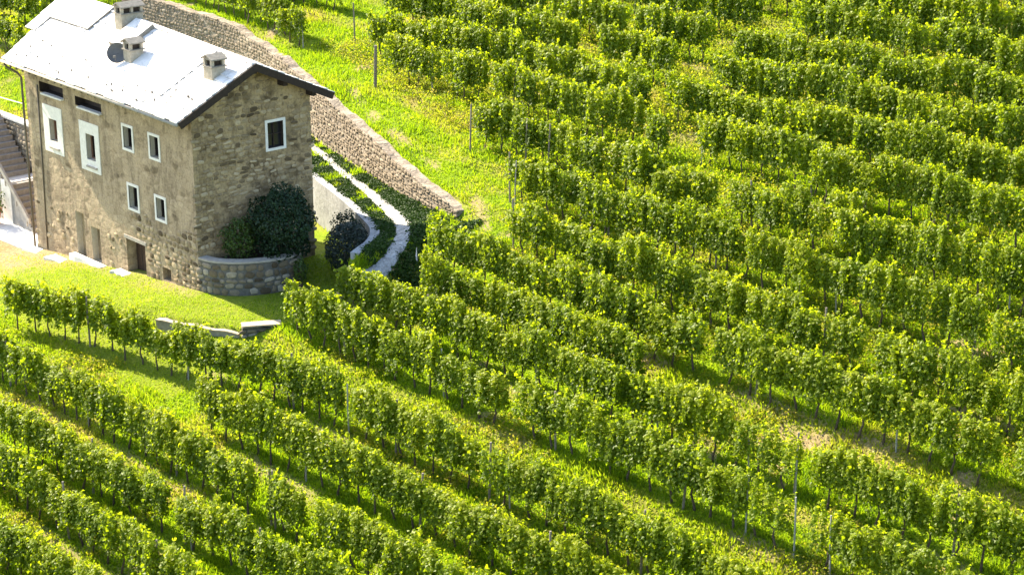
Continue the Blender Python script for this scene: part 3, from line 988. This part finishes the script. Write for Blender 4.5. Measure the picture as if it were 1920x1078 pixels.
# string wall / rail on the near side
mb = MB()
mb.hexa([(-17.1, .86, -1.0), (-17.1, .98, -1.0), (-23, .98, 3.9), (-23, .86, 3.9)], [(-17.1, .86, -.72), (-17.1, .98, -.72), (-23, .98, 4.2), (-23, .86, 4.2)])
mb.build('handrail', M['coping'], st)
for k in range(6):
    x_ = -17.4 - k * 1.0; zz = -.95 + (-17.1 - x_) * .83
    MB().box(x_ - .04, x_ + .04, .89, .95, -1.55 + max(0, (-17.0 - x_)) * .85, zz).build('baluster', M['coping'], st)
sp = empty('stair_parapet', (-20, 3.0, 1.0), 'pinkish stone parapet wall with a white coping beside the upper stair', 'wall')
mb = MB(); mb.box(-24.5, -15.2, 2.85, 3.15, -1.6, 3.15); mb.build('wall_core', M['dryjoint'], sp)
MB().box(-24.6, -15.1, 2.78, 3.22, 3.153, 3.28).build('coping', M['slab'], sp)
lay_stones(sp, ST_WARM, lambda s, z: ((-24.5 + s, 2.85, z), 0.0), 9.2, lambda s: .3, lambda s: 3.15, (.18, .32), (.25, .5), .05, .8, 150, 41)

# terracotta pot with plant
def lathe(mb, cx, cy, prof, n=18):
    prev = None
    for rr, zz in prof:
        ring = [(cx + rr * math.cos(2 * math.pi * j / n), cy + rr * math.sin(2 * math.pi * j / n), zz) for j in range(n)]
        if prev:
            for j in range(n): mb.face([prev[j], prev[(j + 1) % n], ring[(j + 1) % n], ring[j]])
        prev = ring
    return mb


# ------------------------------------------------------------------ foliage generators
def leaves(C, Nn, size, rg, spread=0.6, fold=.22):
    """kite shaped folded leaves: centres C, preferred normals Nn"""
    n = len(C)
    nr = Nn + rg.normal(0, spread, (n, 3)); nr /= np.linalg.norm(nr, axis=1)[:, None] + 1e-9
    down = np.tile(np.array([0, 0, -1.0]), (n, 1)) + rg.normal(0, .45, (n, 3))
    t = down - nr * np.sum(down * nr, 1)[:, None]; t /= np.linalg.norm(t, axis=1)[:, None] + 1e-9
    s = np.cross(nr, t)
    sz = size * rg.uniform(.7, 1.3, n)[:, None]
    base = C - t * sz * .5; tip = C + t * sz * .55
    mid = C - t * sz * .08
    lf = mid - s * sz * .52 - nr * sz * fold; rt = mid + s * sz * .52 - nr * sz * fold
    V = np.stack([base, lf, tip, rt], 1).reshape(-1, 3)
    F = np.arange(n * 4).reshape(n, 4)
    return V, F, np.repeat(np.clip(rg.normal(.45, .2, n), 0, 1), 4)


def vine_leaves(seed, nleaf=480, dens=1.0, top=2.2, low=.5, width=.155, size=.115):
    rg = np.random.default_rng(seed)
    Cs, Ns = [], []
    nsh = max(3, int(round(9 * dens)))
    xs = np.linspace(-.54, .54, nsh) + rg.normal(0, .06, nsh)
    per = int(nleaf / nsh)
    for x0 in xs:
        tp = top + rg.normal(0, .09)
        lean = rg.normal(0, .07, 2)
        dro = rg.random() < .45
        n = int(per * rg.uniform(.7, 1.3))
        t = rg.random(n) ** .85
        z = .82 + (tp - .82) * t
        x = x0 + lean[0] * t + rg.normal(0, .060, n)
        w_ = width * (1 - .35 * t)
        y = lean[1] * t + rg.normal(0, 1, n) * w_
        if dro:
            m = rg.random(n) < .45
            side = rg.choice([-1, 1]); tt = rg.random(n)
            y = np.where(m, side * (.10 + .13 * tt) + rg.normal(0, .04, n), y)
            z = np.where(m, tp - .1 - tt * (tp - low) * rg.uniform(.7, 1.0), z)
        Cs.append(np.stack([x, y, z], 1))
        nn = np.stack([rg.normal(0, .35, n), np.sign(y + 1e-6) * (.5 + 1.2 * np.abs(y)), np.full(n, .55) + .8 * (t > .8)], 1)
        Ns.append(nn)
    for k in range(3):                      # stray upright shoots
        n = 9; x0 = rg.uniform(-.5, .5); t = np.linspace(0, 1, n)
        hh = rg.uniform(.12, .38)
        Cs.append(np.stack([x0 + rg.normal(0, .03, n) + t * rg.normal(0, .12), rg.normal(0, .03, n) + t * rg.normal(0, .12), top - .05 + hh * t], 1))
        Ns.append(rg.normal(0, .5, (n, 3)) + np.array([0, 0, .5]))
    C = np.concatenate(Cs); Nn = np.concatenate(Ns)
    C[:, 2] = np.maximum(C[:, 2], low + rg.normal(0, .08, len(C)))
    V, F, R = leaves(C, Nn, size, rg, .48)
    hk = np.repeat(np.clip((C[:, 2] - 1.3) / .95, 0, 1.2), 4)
    R = np.clip(.24 + .42 * (R - .45) + .32 * hk, 0, 1)  # yellower upwards: young leaves, plus sunlit row tops put into the colour
    return V, F, R


NV = 18
VINE = []
for i in range(NV):
    dens = 1.0 if i < 11 else (.72 if i < 15 else .42)
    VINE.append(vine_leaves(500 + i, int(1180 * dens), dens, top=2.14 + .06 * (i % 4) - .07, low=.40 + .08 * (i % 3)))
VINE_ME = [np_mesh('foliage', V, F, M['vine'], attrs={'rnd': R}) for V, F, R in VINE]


def trunk_mb(seed):
    r = random.Random(seed); mb = MB()
    bx, by = r.uniform(-.10, .10), r.uniform(-.07, .07)
    pts = [(bx, by, -.15), (bx * .6, by * .5, .2), (r.uniform(-.06, .06), r.uniform(-.04, .04), .5), (0, 0, .80)]
    mb.tube(pts, [.050, .040, .034, .030], 6)
    sg = r.choice((-1, 1))
    mb.tube([(0, 0, .74), (.18 * sg, 0, .86), (.48 * sg, .01, .84)], [.026, .020, .012], 5)
    mb.tube([(0, 0, .76), (-.14 * sg, .01, .90), (-.36 * sg, 0, .92)], [.022, .017, .010], 5)
    return mb


TRUNK_MB = [trunk_mb(700 + i) for i in range(6)]
TRUNK_ME = [t.mesh('trunk', M['bark'], True) for t in TRUNK_MB]


def cane_mb(seed):
    r = random.Random(seed); mb = MB()
    for k in range(4):
        x = -.42 + .28 * k + r.uniform(-.05, .05)
        mb.tube([(x, 0, .84), (x + r.uniform(-.06, .06), r.uniform(-.05, .05), 1.35), (x + r.uniform(-.12, .12), r.uniform(-.1, .1), r.uniform(1.75, 2.05))], [.009, .007, .004], 4)
    return mb


CANE_ME = [cane_mb(800 + i).mesh('canes', M['bark']) for i in range(4)]

# ------------------------------------------------------------------ vine rows
# (v at the given u's, u start, u end, description, sparse stretches [(u0,u1,keep,dense)])
def cv(v, k=0.0): return lambda u: v + k * (u - 15)
rowA = lambda u: float(np.interp(u, [-8, -5.2, -2.3, 1.1, 4.6, 7.3, 10, 16, 40], [-6.4, -6.0, -5.4, -4.75, -4.3, -3.9, -3.4, -3.3, -3.3]))
ROWS = [
    (cv(-21.5), 14, 50, 'in the ninth row below the lawn', []),
    (cv(-19.3), 6, 50, 'in the eighth row below the lawn', []),
    (cv(-17.1), 4, 50, 'in the seventh row below the lawn', []),
    (cv(-14.9, .03), -8, 50, 'in the sixth row below the lawn', []),
    (cv(-12.7), -12, 50, 'in the fifth row below the lawn', []),
    (cv(-10.5, .05), 3.4, 50, 'in the fourth row below the lawn', [(14.3, 15.2, .0, 1)]),
    (cv(-8.25, .02), -12, 50, 'in the third row below the lawn', [(16.4, 17.2, .0, 1)]),
    (cv(-5.9, .04), 9.7, 50, 'in the second row below the lawn', []),
    (rowA, -5.6, 50, 'in the first row below the lawn', [(14.6, 15.4, .0, 0), (22.4, 23.4, .0, 0)]),
    (cv(-.1, -.01), 7.0, 50, 'in the row starting at the lawn corner', [(31.0, 35.2, .6, 0)]),
    (cv(2.1), 8.0, 50, 'in the row starting at the path end', [(28.8, 33.2, .55, 0)]),
    (lambda u: 4.1 + .25 * math.sin(u * .5), 11.0, 23.5, 'in the short row above the path end', []),
    (cv(5.85, -.02), 9.0, 48, 'in the first row above the path', [(24.5, 25.4, .2, 0), (37, 38, .3, 0)]),
    (cv(8.5, -.03), 11.2, 46, 'in the second row above the path', [(30, 31, .3, 0)]),
    (cv(11.3, -.03), 7.7, 42, 'in the third row above the path', [(33, 34, .4, 0)]),
    (cv(14.0, -.02), 2.2, 40, 'in the fourth row above the path', [(17, 18, .3, 0)]),
    (cv(17.2, -.01), -8.6, 38, 'in the fifth row above the path', [(-5, -3.6, .3, 0), (12, 13.2, .3, 0)]),
    (lambda u: float(np.interp(u, [-60, -40, -27, -18, -14], [21.9, 20.6, 19.8, 18.85, 19.8])), -62, 36, 'in the sixth row above the path', [(-17.6, -11.8, 0, 1), (-2, -.6, .3, 0), (8, 9.5, .2, 0)]),
    (cv(22.4), -64, 34, 'in the seventh row above the path', [(-19, -14.6, 0, 1), (0, 2.0, .3, 0), (7, 9.5, .2, 0)]),
    (cv(25.1), -60, 32, 'in the eighth row uphill', [(-5, -3, .3, 0), (6.4, 8.8, 0, 0)]),
    (cv(27.8), -56, 30, 'in the ninth row uphill', [(7.4, 9.6, 0, 0)]),
    (cv(30.5), -50, 30, 'in the tenth row uphill', []),
    (cv(33.2), -40, 28, 'in the eleventh row uphill', []),
    (cv(35.9), -30, 26, 'in the twelfth row uphill', []),
    (cv(38.6), -20, 26, 'in the thirteenth row uphill', []),
    (cv(11.2), -62, -33, 'in the lowest row behind the left end of the roof', []),
    (cv(13.7), -62, -36, 'in the middle row behind the left end of the roof', []),
    (cv(16.2), -62, -38, 'in the upper row behind the left end of the roof', []),
]
cand = []
rg = np.random.default_rng(77)
for ri, (vf_, u0, u1, desc, gaps) in enumerate(ROWS):
    u = u0 + .3
    while u < u1:
        step = rg.uniform(.90, 1.04)
        keep, dense = 1.0, 1
        for a, b2, kp, dn_ in gaps:
            if a <= u <= b2: keep, dense = kp, dn_
        if rg.random() < .018 and vf_ is not rowA: keep *= .0
        if rg.random() < keep:
            v = vf_(u) + rg.normal(0, .05)
            v += rg.normal(0, .10 if v < 13 else .17) if v > 7 else 0
            z = float(H(u, v))
            X, Y, dpt = project((u, v, z + 1.1))
            mx = 260 if dpt > 60 else 320
            if -mx < X < 1920 + mx and -190 < Y < 1078 + 260:
                vi = int(rg.integers(0, 11)) if dense and rg.random() < (.78 if v < 12 else .66) else int(rg.integers(11, 15))
                if not dense: vi = int(rg.integers(13, NV))
                inframe = -35 < X < 1955 and -55 < Y < 1078 + 60
                cand.append([ri, u, v, z, dpt, vi, inframe, rg.uniform(.95, 1.12), rg.integers(0, 2), rg.normal(0, .12), float(np.clip(rg.normal(.90 + .20 * float(vnoise(np.array(u), np.array(v * 3), 4.0, 57)), .075), .76, 1.2)) * (1.04 if v > 4.5 else 1.0) ])
        u += step
vis = sorted([i for i, c in enumerate(cand) if c[6]], key=lambda i: cand[i][4])
chosen = set(vis[:300])
ONES = ['', 'first', 'second', 'third', 'fourth', 'fifth', 'sixth', 'seventh', 'eighth', 'ninth', 'tenth', 'eleventh', 'twelfth', 'thirteenth', 'fourteenth',
        'fifteenth', 'sixteenth', 'seventeenth', 'eighteenth', 'nineteenth']


def ordinal(k):
    if k < 20: return ONES[k]
    t = {2: 'twenty', 3: 'thirty', 4: 'forty', 5: 'fifty'}[k // 10]
    return (t[:-1] + 'ieth') if k % 10 == 0 else t + '-' + ONES[k % 10]


byrow = {}
for i in chosen: byrow.setdefault(cand[i][0], []).append(i)
LOOK = lambda vi: 'bushy vine' if vi < 11 else ('loose vine' if vi < 15 else 'thin vine')
for ri, ids in byrow.items():
    ids.sort(key=lambda i: -cand[i][1])
    for k, i in enumerate(ids):
        _, u, v, z, dpt, vi, _, sc, flip, lean, hs = cand[i]
        lab = '%s %s from the right picture edge %s' % (ordinal(k + 1), LOOK(vi), ROWS[ri][3])
        if len(lab.split()) > 16: lab = '%s vine from the right picture edge %s' % (ordinal(k + 1), ROWS[ri][3])
        e = empty('grape_vine', (u, v, z), lab, 'grape vine', 'vines along the trellis rows')
        e.rotation_euler = (0.0, 0.0, math.pi * flip + lean)
        e.scale = (sc, sc, hs)
        o = bpy.data.objects.new('trunk', TRUNK_ME[i % 6]); COL.objects.link(o); o.parent = e
        o = bpy.data.objects.new('canes', CANE_ME[i % 4]); COL.objects.link(o); o.parent = e
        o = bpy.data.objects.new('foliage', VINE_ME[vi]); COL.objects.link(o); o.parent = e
        o.location = (0, (.10 if flip else -.10), 0)
# the vines beyond the nearest three hundred, as one mass
Vs, Fs, Rs, Ms = [], [], [], []
off = 0
TV = [(np.array(t.v), [f for f in t.f if len(f) == 4]) for t in TRUNK_MB]
for i, c in enumerate(cand):
    if i in chosen: continue
    _, u, v, z, dpt, vi, _, sc, flip, lean, hs = c
    a = math.pi * flip + lean
    ca, sa = math.cos(a), math.sin(a)
    V, F, R = VINE[vi]
    nk = int(len(F) * .72)
    ks = rg.permutation(len(F))[:nk]
    V = V.reshape(-1, 4, 3)[ks]; mid = V.mean(1, keepdims=True)
    V = (mid + (V - mid) * 1.16).reshape(-1, 3); R = R.reshape(-1, 4)[ks].ravel(); F = np.arange(nk * 4).reshape(nk, 4)
    X = V * np.array([sc, sc, hs])
    W = np.stack([X[:, 0] * ca - X[:, 1] * sa + u, X[:, 0] * sa + X[:, 1] * ca + v - .10, X[:, 2] + z], 1)
    Vs.append(W); Fs.append(F + off); Rs.append(np.clip(R + rg.uniform(-.11, .11), 0, 1)); Ms.append(np.zeros(len(F), int)); off += len(W)
    tv, tf = TV[i % 6]
    W = np.stack([tv[:, 0] * ca - tv[:, 1] * sa + u, tv[:, 0] * sa + tv[:, 1] * ca + v, tv[:, 2] + z], 1)
    Vs.append(W); Fs.append(np.array(tf) + off); Rs.append(np.zeros(len(W))); Ms.append(np.ones(len(tf), int)); off += len(W)
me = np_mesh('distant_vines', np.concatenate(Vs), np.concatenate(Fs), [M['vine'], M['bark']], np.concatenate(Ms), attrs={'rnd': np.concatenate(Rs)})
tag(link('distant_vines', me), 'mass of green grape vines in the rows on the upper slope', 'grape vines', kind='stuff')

# ------------------------------------------------------------------ posts
def post_mesh(name, mat, rad, hgt, seed):
    r = random.Random(seed); mb = MB()
    mb.tube([(0, 0, -.3), (r.uniform(-.01, .01), 0, hgt * .5), (r.uniform(-.02, .02), r.uniform(-.02, .02), hgt)], [rad, rad * .95, rad * .85], 7)
    return mb.mesh(name, mat)


PM_T = post_mesh('thin_post', M['concpost'], .032, 2.05, 1)
PM_W = post_mesh('thick_post', M['post'], .09, 2.2, 2)
PM_M = post_mesh('mid_post', M['post'], .045, 2.25, 3)
for u, v, me_, lab in (
        (-18.1, 18.8, PM_T, 'slim pale post ending the vine row just behind the house roof'),
        (-14.9, 20.0, PM_M, 'short brown post ending the second vine row behind the house roof'),
        (-8.9, 16.7, PM_W, 'thick round wooden post standing alone in the grass above the stone wall'),
        (1.9, 13.9, PM_M, 'wooden post at the start of the fourth row uphill of the path'),
        (7.4, 11.5, PM_M, 'wooden post at the start of the third row uphill of the path'),
        (7.9, 11.35, PM_T, 'slim pale post beside the first vine of the third uphill row'),
        (10.9, 8.6, PM_M, 'wooden post at the start of the second row uphill of the path'),
        (29.9, 2.1, PM_T, 'bare slim pale post at left of the sparse gap at lower right'),
        (32.0, 2.0, PM_T, 'bare slim pale post at right of the sparse gap at lower right'),
        (31.9, -.25, PM_T, 'slim pale post below the sparse gap, left of its pair'),
        (33.9, -.25, PM_T, 'slim pale post below the sparse gap, right of its pair'),
        (14.9, -10.45, PM_M, 'brown post among the vines at lower left, fourth row below lawn'),
        (17.0, -8.2, PM_M, 'brown post among the vines at lower left, third row below lawn'),
        (19.4, -10.3, PM_M, 'brown leaning post near the bottom edge, left of centre'),
        (15.2, -3.4, PM_T, 'thin grey post in the open gap of the first row below lawn'),
        (23.0, -3.3, PM_M, 'brown post in the second gap of the first row below lawn'),
        (5.6, 14.05, PM_M, 'second wooden post along the fourth row uphill of the path')):
    o = link('vineyard_post', me_)
    o.location = (u, v, float(H(u, v)))
    o.rotation_euler = (random.uniform(-.03, .03), random.uniform(-.03, .03), random.uniform(0, 3))
    tag(o, lab, 'post', 'trellis posts')

for ri, (vf_, u0, u1, desc, gaps) in enumerate(ROWS[:17]):
    found = []
    u = u0 + 3.3 + (ri * 1.7) % 3
    while u < u1:
        v = vf_(u); z = float(H(u, v))
        X, Y, dpt = project((u, v, z + 1))
        if 0 < X < 1920 and -20 < Y < 1100: found.append((u, v, z))
        u += 6.2
    for k, (u, v, z) in enumerate(reversed(found)):
        o = link('vineyard_post', PM_M if (k + ri) % 3 else PM_T)
        o.location = (u, v - .03, z)
        o.rotation_euler = (random.uniform(-.05, .05), random.uniform(-.05, .05), random.uniform(0, 3))
        tag(o, '%s line post from the right %s' % (ordinal(k + 1), desc), 'post', 'trellis posts')

# ------------------------------------------------------------------ shrubs
def shrub(name, c, rad, mat, nleaf, size, label, seed, lobes=5, stem=True, rough=.14):
    rg = np.random.default_rng(seed)
    e = empty(name, (c[0], c[1], c[2] - rad[2]), label, 'shrub')
    d = rg.normal(0, 1, (nleaf, 3)); d /= np.linalg.norm(d, axis=1)[:, None]
    bumpk = 1 + rough * (np.sin(d[:, 0] * 5 + seed) * np.cos(d[:, 1] * 6) + np.sin(d[:, 2] * 7 + 2 * d[:, 0]))
    rr = bumpk * (1 - .35 * rg.random(nleaf) ** 2.2)
    C = d * rr[:, None] * np.array(rad) + np.array([0, 0, rad[2]])
    C = C[C[:, 2] > .02]
    V, F, R = leaves(C, (C - np.array([0, 0, rad[2]])) / np.array(rad), size, rg, .6)
    link('crown', np_mesh('crown', V, F, mat, attrs={'rnd': R}), e)
    mb = MB()
    for k in range(4):
        a = k * 1.6 + seed
        mb.tube([(0.05 * math.cos(a), .05 * math.sin(a), -.2), (.2 * rad[0] * math.cos(a), .2 * rad[1] * math.sin(a), rad[2] * .6), (.45 * rad[0] * math.cos(a), .45 * rad[1] * math.sin(a), rad[2] * 1.3)], [.04, .03, .015], 5)
    link('stem', mb.mesh('stem', M['bark']), e)
    return e


shrub('round_shrub', (1.75, 3.25, 2.85), (1.35, 1.35, 1.6), M['bush_dark'], 7000, .11, 'big dark evergreen shrub growing in the stone planter', 3)
shrub('leafy_shrub', (.85, 1.6, 2.2), (.66, .8, .95), M['bush_light'], 1500, .10, 'smaller lighter green shrub at the left of the planter', 4, rough=.2)
shrub('round_shrub', (3.55, 5.5, 1.65), (1.1, 1.1, 1.15), M['bush_grey'], 4500, .09, 'round dark grey-green clipped shrub inside the curved garden wall', 5, rough=.06)
shrub('leafy_shrub', (1.9, 6.6, 1.9), (.75, .6, .8), M['bush_dark'], 1200, .09, 'small dark shrub against the pale curved garden wall', 6, rough=.2)
shrub('leafy_shrub', (3.0, 3.25, .95), (.30, .30, .55), M['bush_light'], 500, .09, 'small yellow-green plant beside the end of the planter', 7, rough=.2)
for k, (u, v) in enumerate(((8.0, 6.6), (9.3, 5.3), (6.6, 3.2))):
    pass
pot = empty('flower_pot', (-19.9, .35, -1.5), 'terracotta pot with a leafy green plant at the stair foot', 'plant pot')
mb = lathe(MB(), -19.9, .35, [(.02, -1.49), (.30, -1.49), (.40, -.85), (.45, -.85), (.45, -.72), (.38, -.72), (.37, -.80), (.02, -.80)])
mb.build('pot', M['terracotta'], pot, True)
rg2 = np.random.default_rng(9)
Cc = rg2.normal(0, 1, (700, 3)) * np.array([.26, .26, .38]) + np.array([0, 0, 1.25])
V, F, R = leaves(Cc, rg2.normal(0, .5, (700, 3)) + np.array([0, 0, .6]), .11, rg2, .6)
link('plant', np_mesh('plant', V, F, M['bush_light'], attrs={'rnd': R}), pot)

# white pointed marker panel and thin cable
tag(MB().face([(7.55, 5.95, 1.75), (7.95, 5.75, 1.70), (7.62, 6.02, 2.55)]).face([(7.62, 6.02, 2.55), (7.97, 5.79, 1.70), (7.57, 5.99, 1.75)]).face([(7.55, 5.95, 1.75), (7.62, 6.02, 2.55), (7.57, 5.99, 1.75)]).face([(7.95, 5.75, 1.70), (7.97, 5.79, 1.70), (7.62, 6.02, 2.55)]).build('marker_board', M['slab']), 'small pale pointed board leaning beside the path under the vines', 'board')
pts = []
for k in range(13):
    t = k / 12
    pts.append((-14.72 - 16 * t, -.1 + 1.2 * t, 5.75 - .2 * t - 1.1 * 4 * t * (1 - t) * .25))
tag(MB().tube(pts, .022, 5).build('cable', M['slab']), 'thin pale cable running left from the house corner', 'cable')

# ------------------------------------------------------------------ grass
def grass(nblade, seed):
    rg = np.random.default_rng(seed)
    # sample in the part of the slope the camera can see (with a margin)
    U_, V_ = [], []
    tot = 0
    while tot < nblade:
        u = rg.uniform(-52, 46, 400000); v = rg.uniform(-24, 44, 400000)
        z = 0.3 * v
        X, Y, d = project(np.stack([u, v, z], 1))
        ok = (X > -150) & (X < 2070) & (Y > -120) & (Y < 1250) & (rg.random(400000) < np.clip((62 / d) ** 2, .15, 1))
        vs_ = np.interp(u, STONE_WALL[:, 0], STONE_WALL[:, 1]); vl_ = np.interp(u, LOW_WALL[:, 0], LOW_WALL[:, 1])
        ok &= ~((u > -16.5) & (u < .1) & (v > -.05) & (v < 11.2) & (v < vl_ + .5))
        ok &= ~((u > -26.2) & (u < -14.6) & (v > -1.6) & (v < 3.3))
        ok &= ~((u < 6.0) & (v > vs_ - .1) & (v < vs_ + .6))
        ok &= ~((u > -17) & (u < 5.5) & (v > vl_ - .1) & (v < vl_ + .45))
        ok &= ~((u > 0) & (u < 2.6) & (v > -.05) & (v < 3.8))
        dp = np.full(len(u), 9.0)
        sel = np.where((u > -16) & (u < 8.5) & (v > 2) & (v < 16))[0]
        for p, w_ in zip(PATH[::2], wd[::2]):
            dp[sel] = np.minimum(dp[sel], np.hypot(u[sel] - p[0], v[sel] - p[1]) - w_)
        ok &= dp > .02
        ok &= ~((u > -14) & (u < 6.5) & (v > vl_ + .3) & (v < vs_) & (vnoise(u, v, .7, 67) > .36))
        bm = bare_mask(u, v)
        ok &= rg.random(len(u)) > bm * 1.0
        U_.append(u[ok]); V_.append(v[ok]); tot += ok.sum()
    u = np.concatenate(U_)[:nblade]; v = np.concatenate(V_)[:nblade]
    z = H(u, v)
    n = len(u)
    lawn = (u > -17) & (u < 6.0) & (v > -5.5) & (v < 8)
    dry = dry_mask(u, v)
    tall = vnoise(u, v, 1.3, 55)
    h = np.where(lawn, rg.uniform(.04, .09, n), rg.uniform(.08, .19, n) * (.6 + 1.4 * tall ** 2) * np.where(v > 12, 1.25, 1.0))
    wdt = np.where(lawn, .022, .032) * rg.uniform(.7, 1.4, n)
    a = rg.uniform(0, 2 * math.pi, n)
    lean = rg.normal(0, .45, (n, 2)) * h[:, None]
    b0 = np.stack([u - np.cos(a) * wdt, v - np.sin(a) * wdt, z - .02], 1)
    b1 = np.stack([u + np.cos(a) * wdt, v + np.sin(a) * wdt, z - .02], 1)
    t = np.stack([u + lean[:, 0], v + lean[:, 1], z + h], 1)
    V = np.stack([b0, b1, t], 1).reshape(-1, 3)
    R = np.clip(.22 + .12 * vnoise(u, v, 5, 58) + .5 * dry + rg.normal(0, .14, n), 0, 1)
    me = np_mesh('grass', V, np.arange(n * 3).reshape(n, 3), M['grass'], attrs={'rnd': np.repeat(R, 3)})
    tag(link('grass', me), 'bright green grass on the lawn and between the vine rows', 'grass', kind='stuff')


grass(560000, 91)


def weeds(nc, seed):
    rg = np.random.default_rng(seed)
    u = rg.uniform(-50, 46, nc * 12); v = rg.uniform(-20, 42, nc * 12)
    X, Y, d = project(np.stack([u, v, .3 * v + .3], 1))
    vs_ = np.interp(u, STONE_WALL[:, 0], STONE_WALL[:, 1])
    us = np.interp(v, [-30, -4.5, -2, 0, 2, 5, 8.6, 11.3, 14.1, 17.1, 19, 21], [-60, 3, 7, 7, 8.5, 9.5, 11, 8, 2.5, -8, -17, -14])
    dens = vnoise(u, v, 3.5, 61)
    ok = (X > -120) & (X < 2040) & (Y > -80) & (Y < 1180) & (u > us) & (rg.random(len(u)) < np.where(v > 7, .25 + dens, .9 * sstep(.45, .8, dens)))
    u, v = u[ok][:nc], v[ok][:nc]
    n = len(u); k = 34
    hh = rg.uniform(.18, .55, n) * np.where(v > 12, 1.5, np.where(v > 7, 1.15, .75))
    C = rg.normal(0, 1, (n, k, 3)) * np.array([.17, .17, 0]) * (hh[:, None, None] / .4 + .3)
    C[:, :, 2] = rg.random((n, k)) ** .8 * hh[:, None]
    C += np.stack([u, v, H(u, v)], 1)[:, None, :]
    C = C.reshape(-1, 3)
    V, F, R = leaves(C, rg.normal(0, .5, (n * k, 3)) + np.array([0, 0, .5]), .085, rg, .5)
    R = np.clip(R + np.repeat(rg.normal(.12, .2, n), k * 4), 0, 1)
    tag(link('weeds', np_mesh('weeds', V, F, M['weed'], attrs={'rnd': R})), 'leafy yellow-green weeds growing between the vine rows', 'weeds', kind='stuff')


M['weed'] = mat_leaf('weed_leaf', [(.05, .09, .006), (.11, .16, .008), (.18, .20, .012), (.25, .21, .04)],
                     [(.18, .28, .006), (.36, .46, .010), (.52, .54, .015), (.52, .44, .06)], 0.5, .6, .2, False)
weeds(5200, 17)


def shade_cover(nc, seed):  # added dark leaves; their colour stands in for the house's shade here
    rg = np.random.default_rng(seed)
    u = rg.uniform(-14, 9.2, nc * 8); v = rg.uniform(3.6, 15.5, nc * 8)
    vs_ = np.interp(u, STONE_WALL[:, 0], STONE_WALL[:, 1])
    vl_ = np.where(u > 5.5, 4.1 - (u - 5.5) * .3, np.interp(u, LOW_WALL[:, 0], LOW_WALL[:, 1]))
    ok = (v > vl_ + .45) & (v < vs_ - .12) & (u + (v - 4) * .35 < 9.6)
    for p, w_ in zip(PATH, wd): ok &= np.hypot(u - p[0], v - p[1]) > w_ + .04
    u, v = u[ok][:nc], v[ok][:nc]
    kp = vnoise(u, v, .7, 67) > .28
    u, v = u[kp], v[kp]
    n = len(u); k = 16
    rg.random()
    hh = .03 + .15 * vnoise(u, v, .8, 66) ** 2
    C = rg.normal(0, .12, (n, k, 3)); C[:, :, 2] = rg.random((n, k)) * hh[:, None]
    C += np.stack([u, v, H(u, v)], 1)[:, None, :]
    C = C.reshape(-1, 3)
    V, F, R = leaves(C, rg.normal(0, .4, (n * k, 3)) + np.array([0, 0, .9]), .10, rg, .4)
    tag(link('shade_cover', np_mesh('shade_cover', V, F, M['cover'], attrs={'rnd': R})), 'dark green leaves added as house shade beside the gravel path', 'ground cover', kind='stuff')


M['cover'] = mat_leaf('shade_cover_leaf', [(.016, .036, .005), (.032, .066, .007), (.06, .10, .010)],
                      [(.015, .04, .004), (.03, .07, .006), (.05, .09, .008)], 0.25, .6, .15, False)  # garden shade put into this dark leaf colour
shade_cover(5200, 23)
print('vines', len(cand), 'in frame', len(vis), 'things', len(chosen))
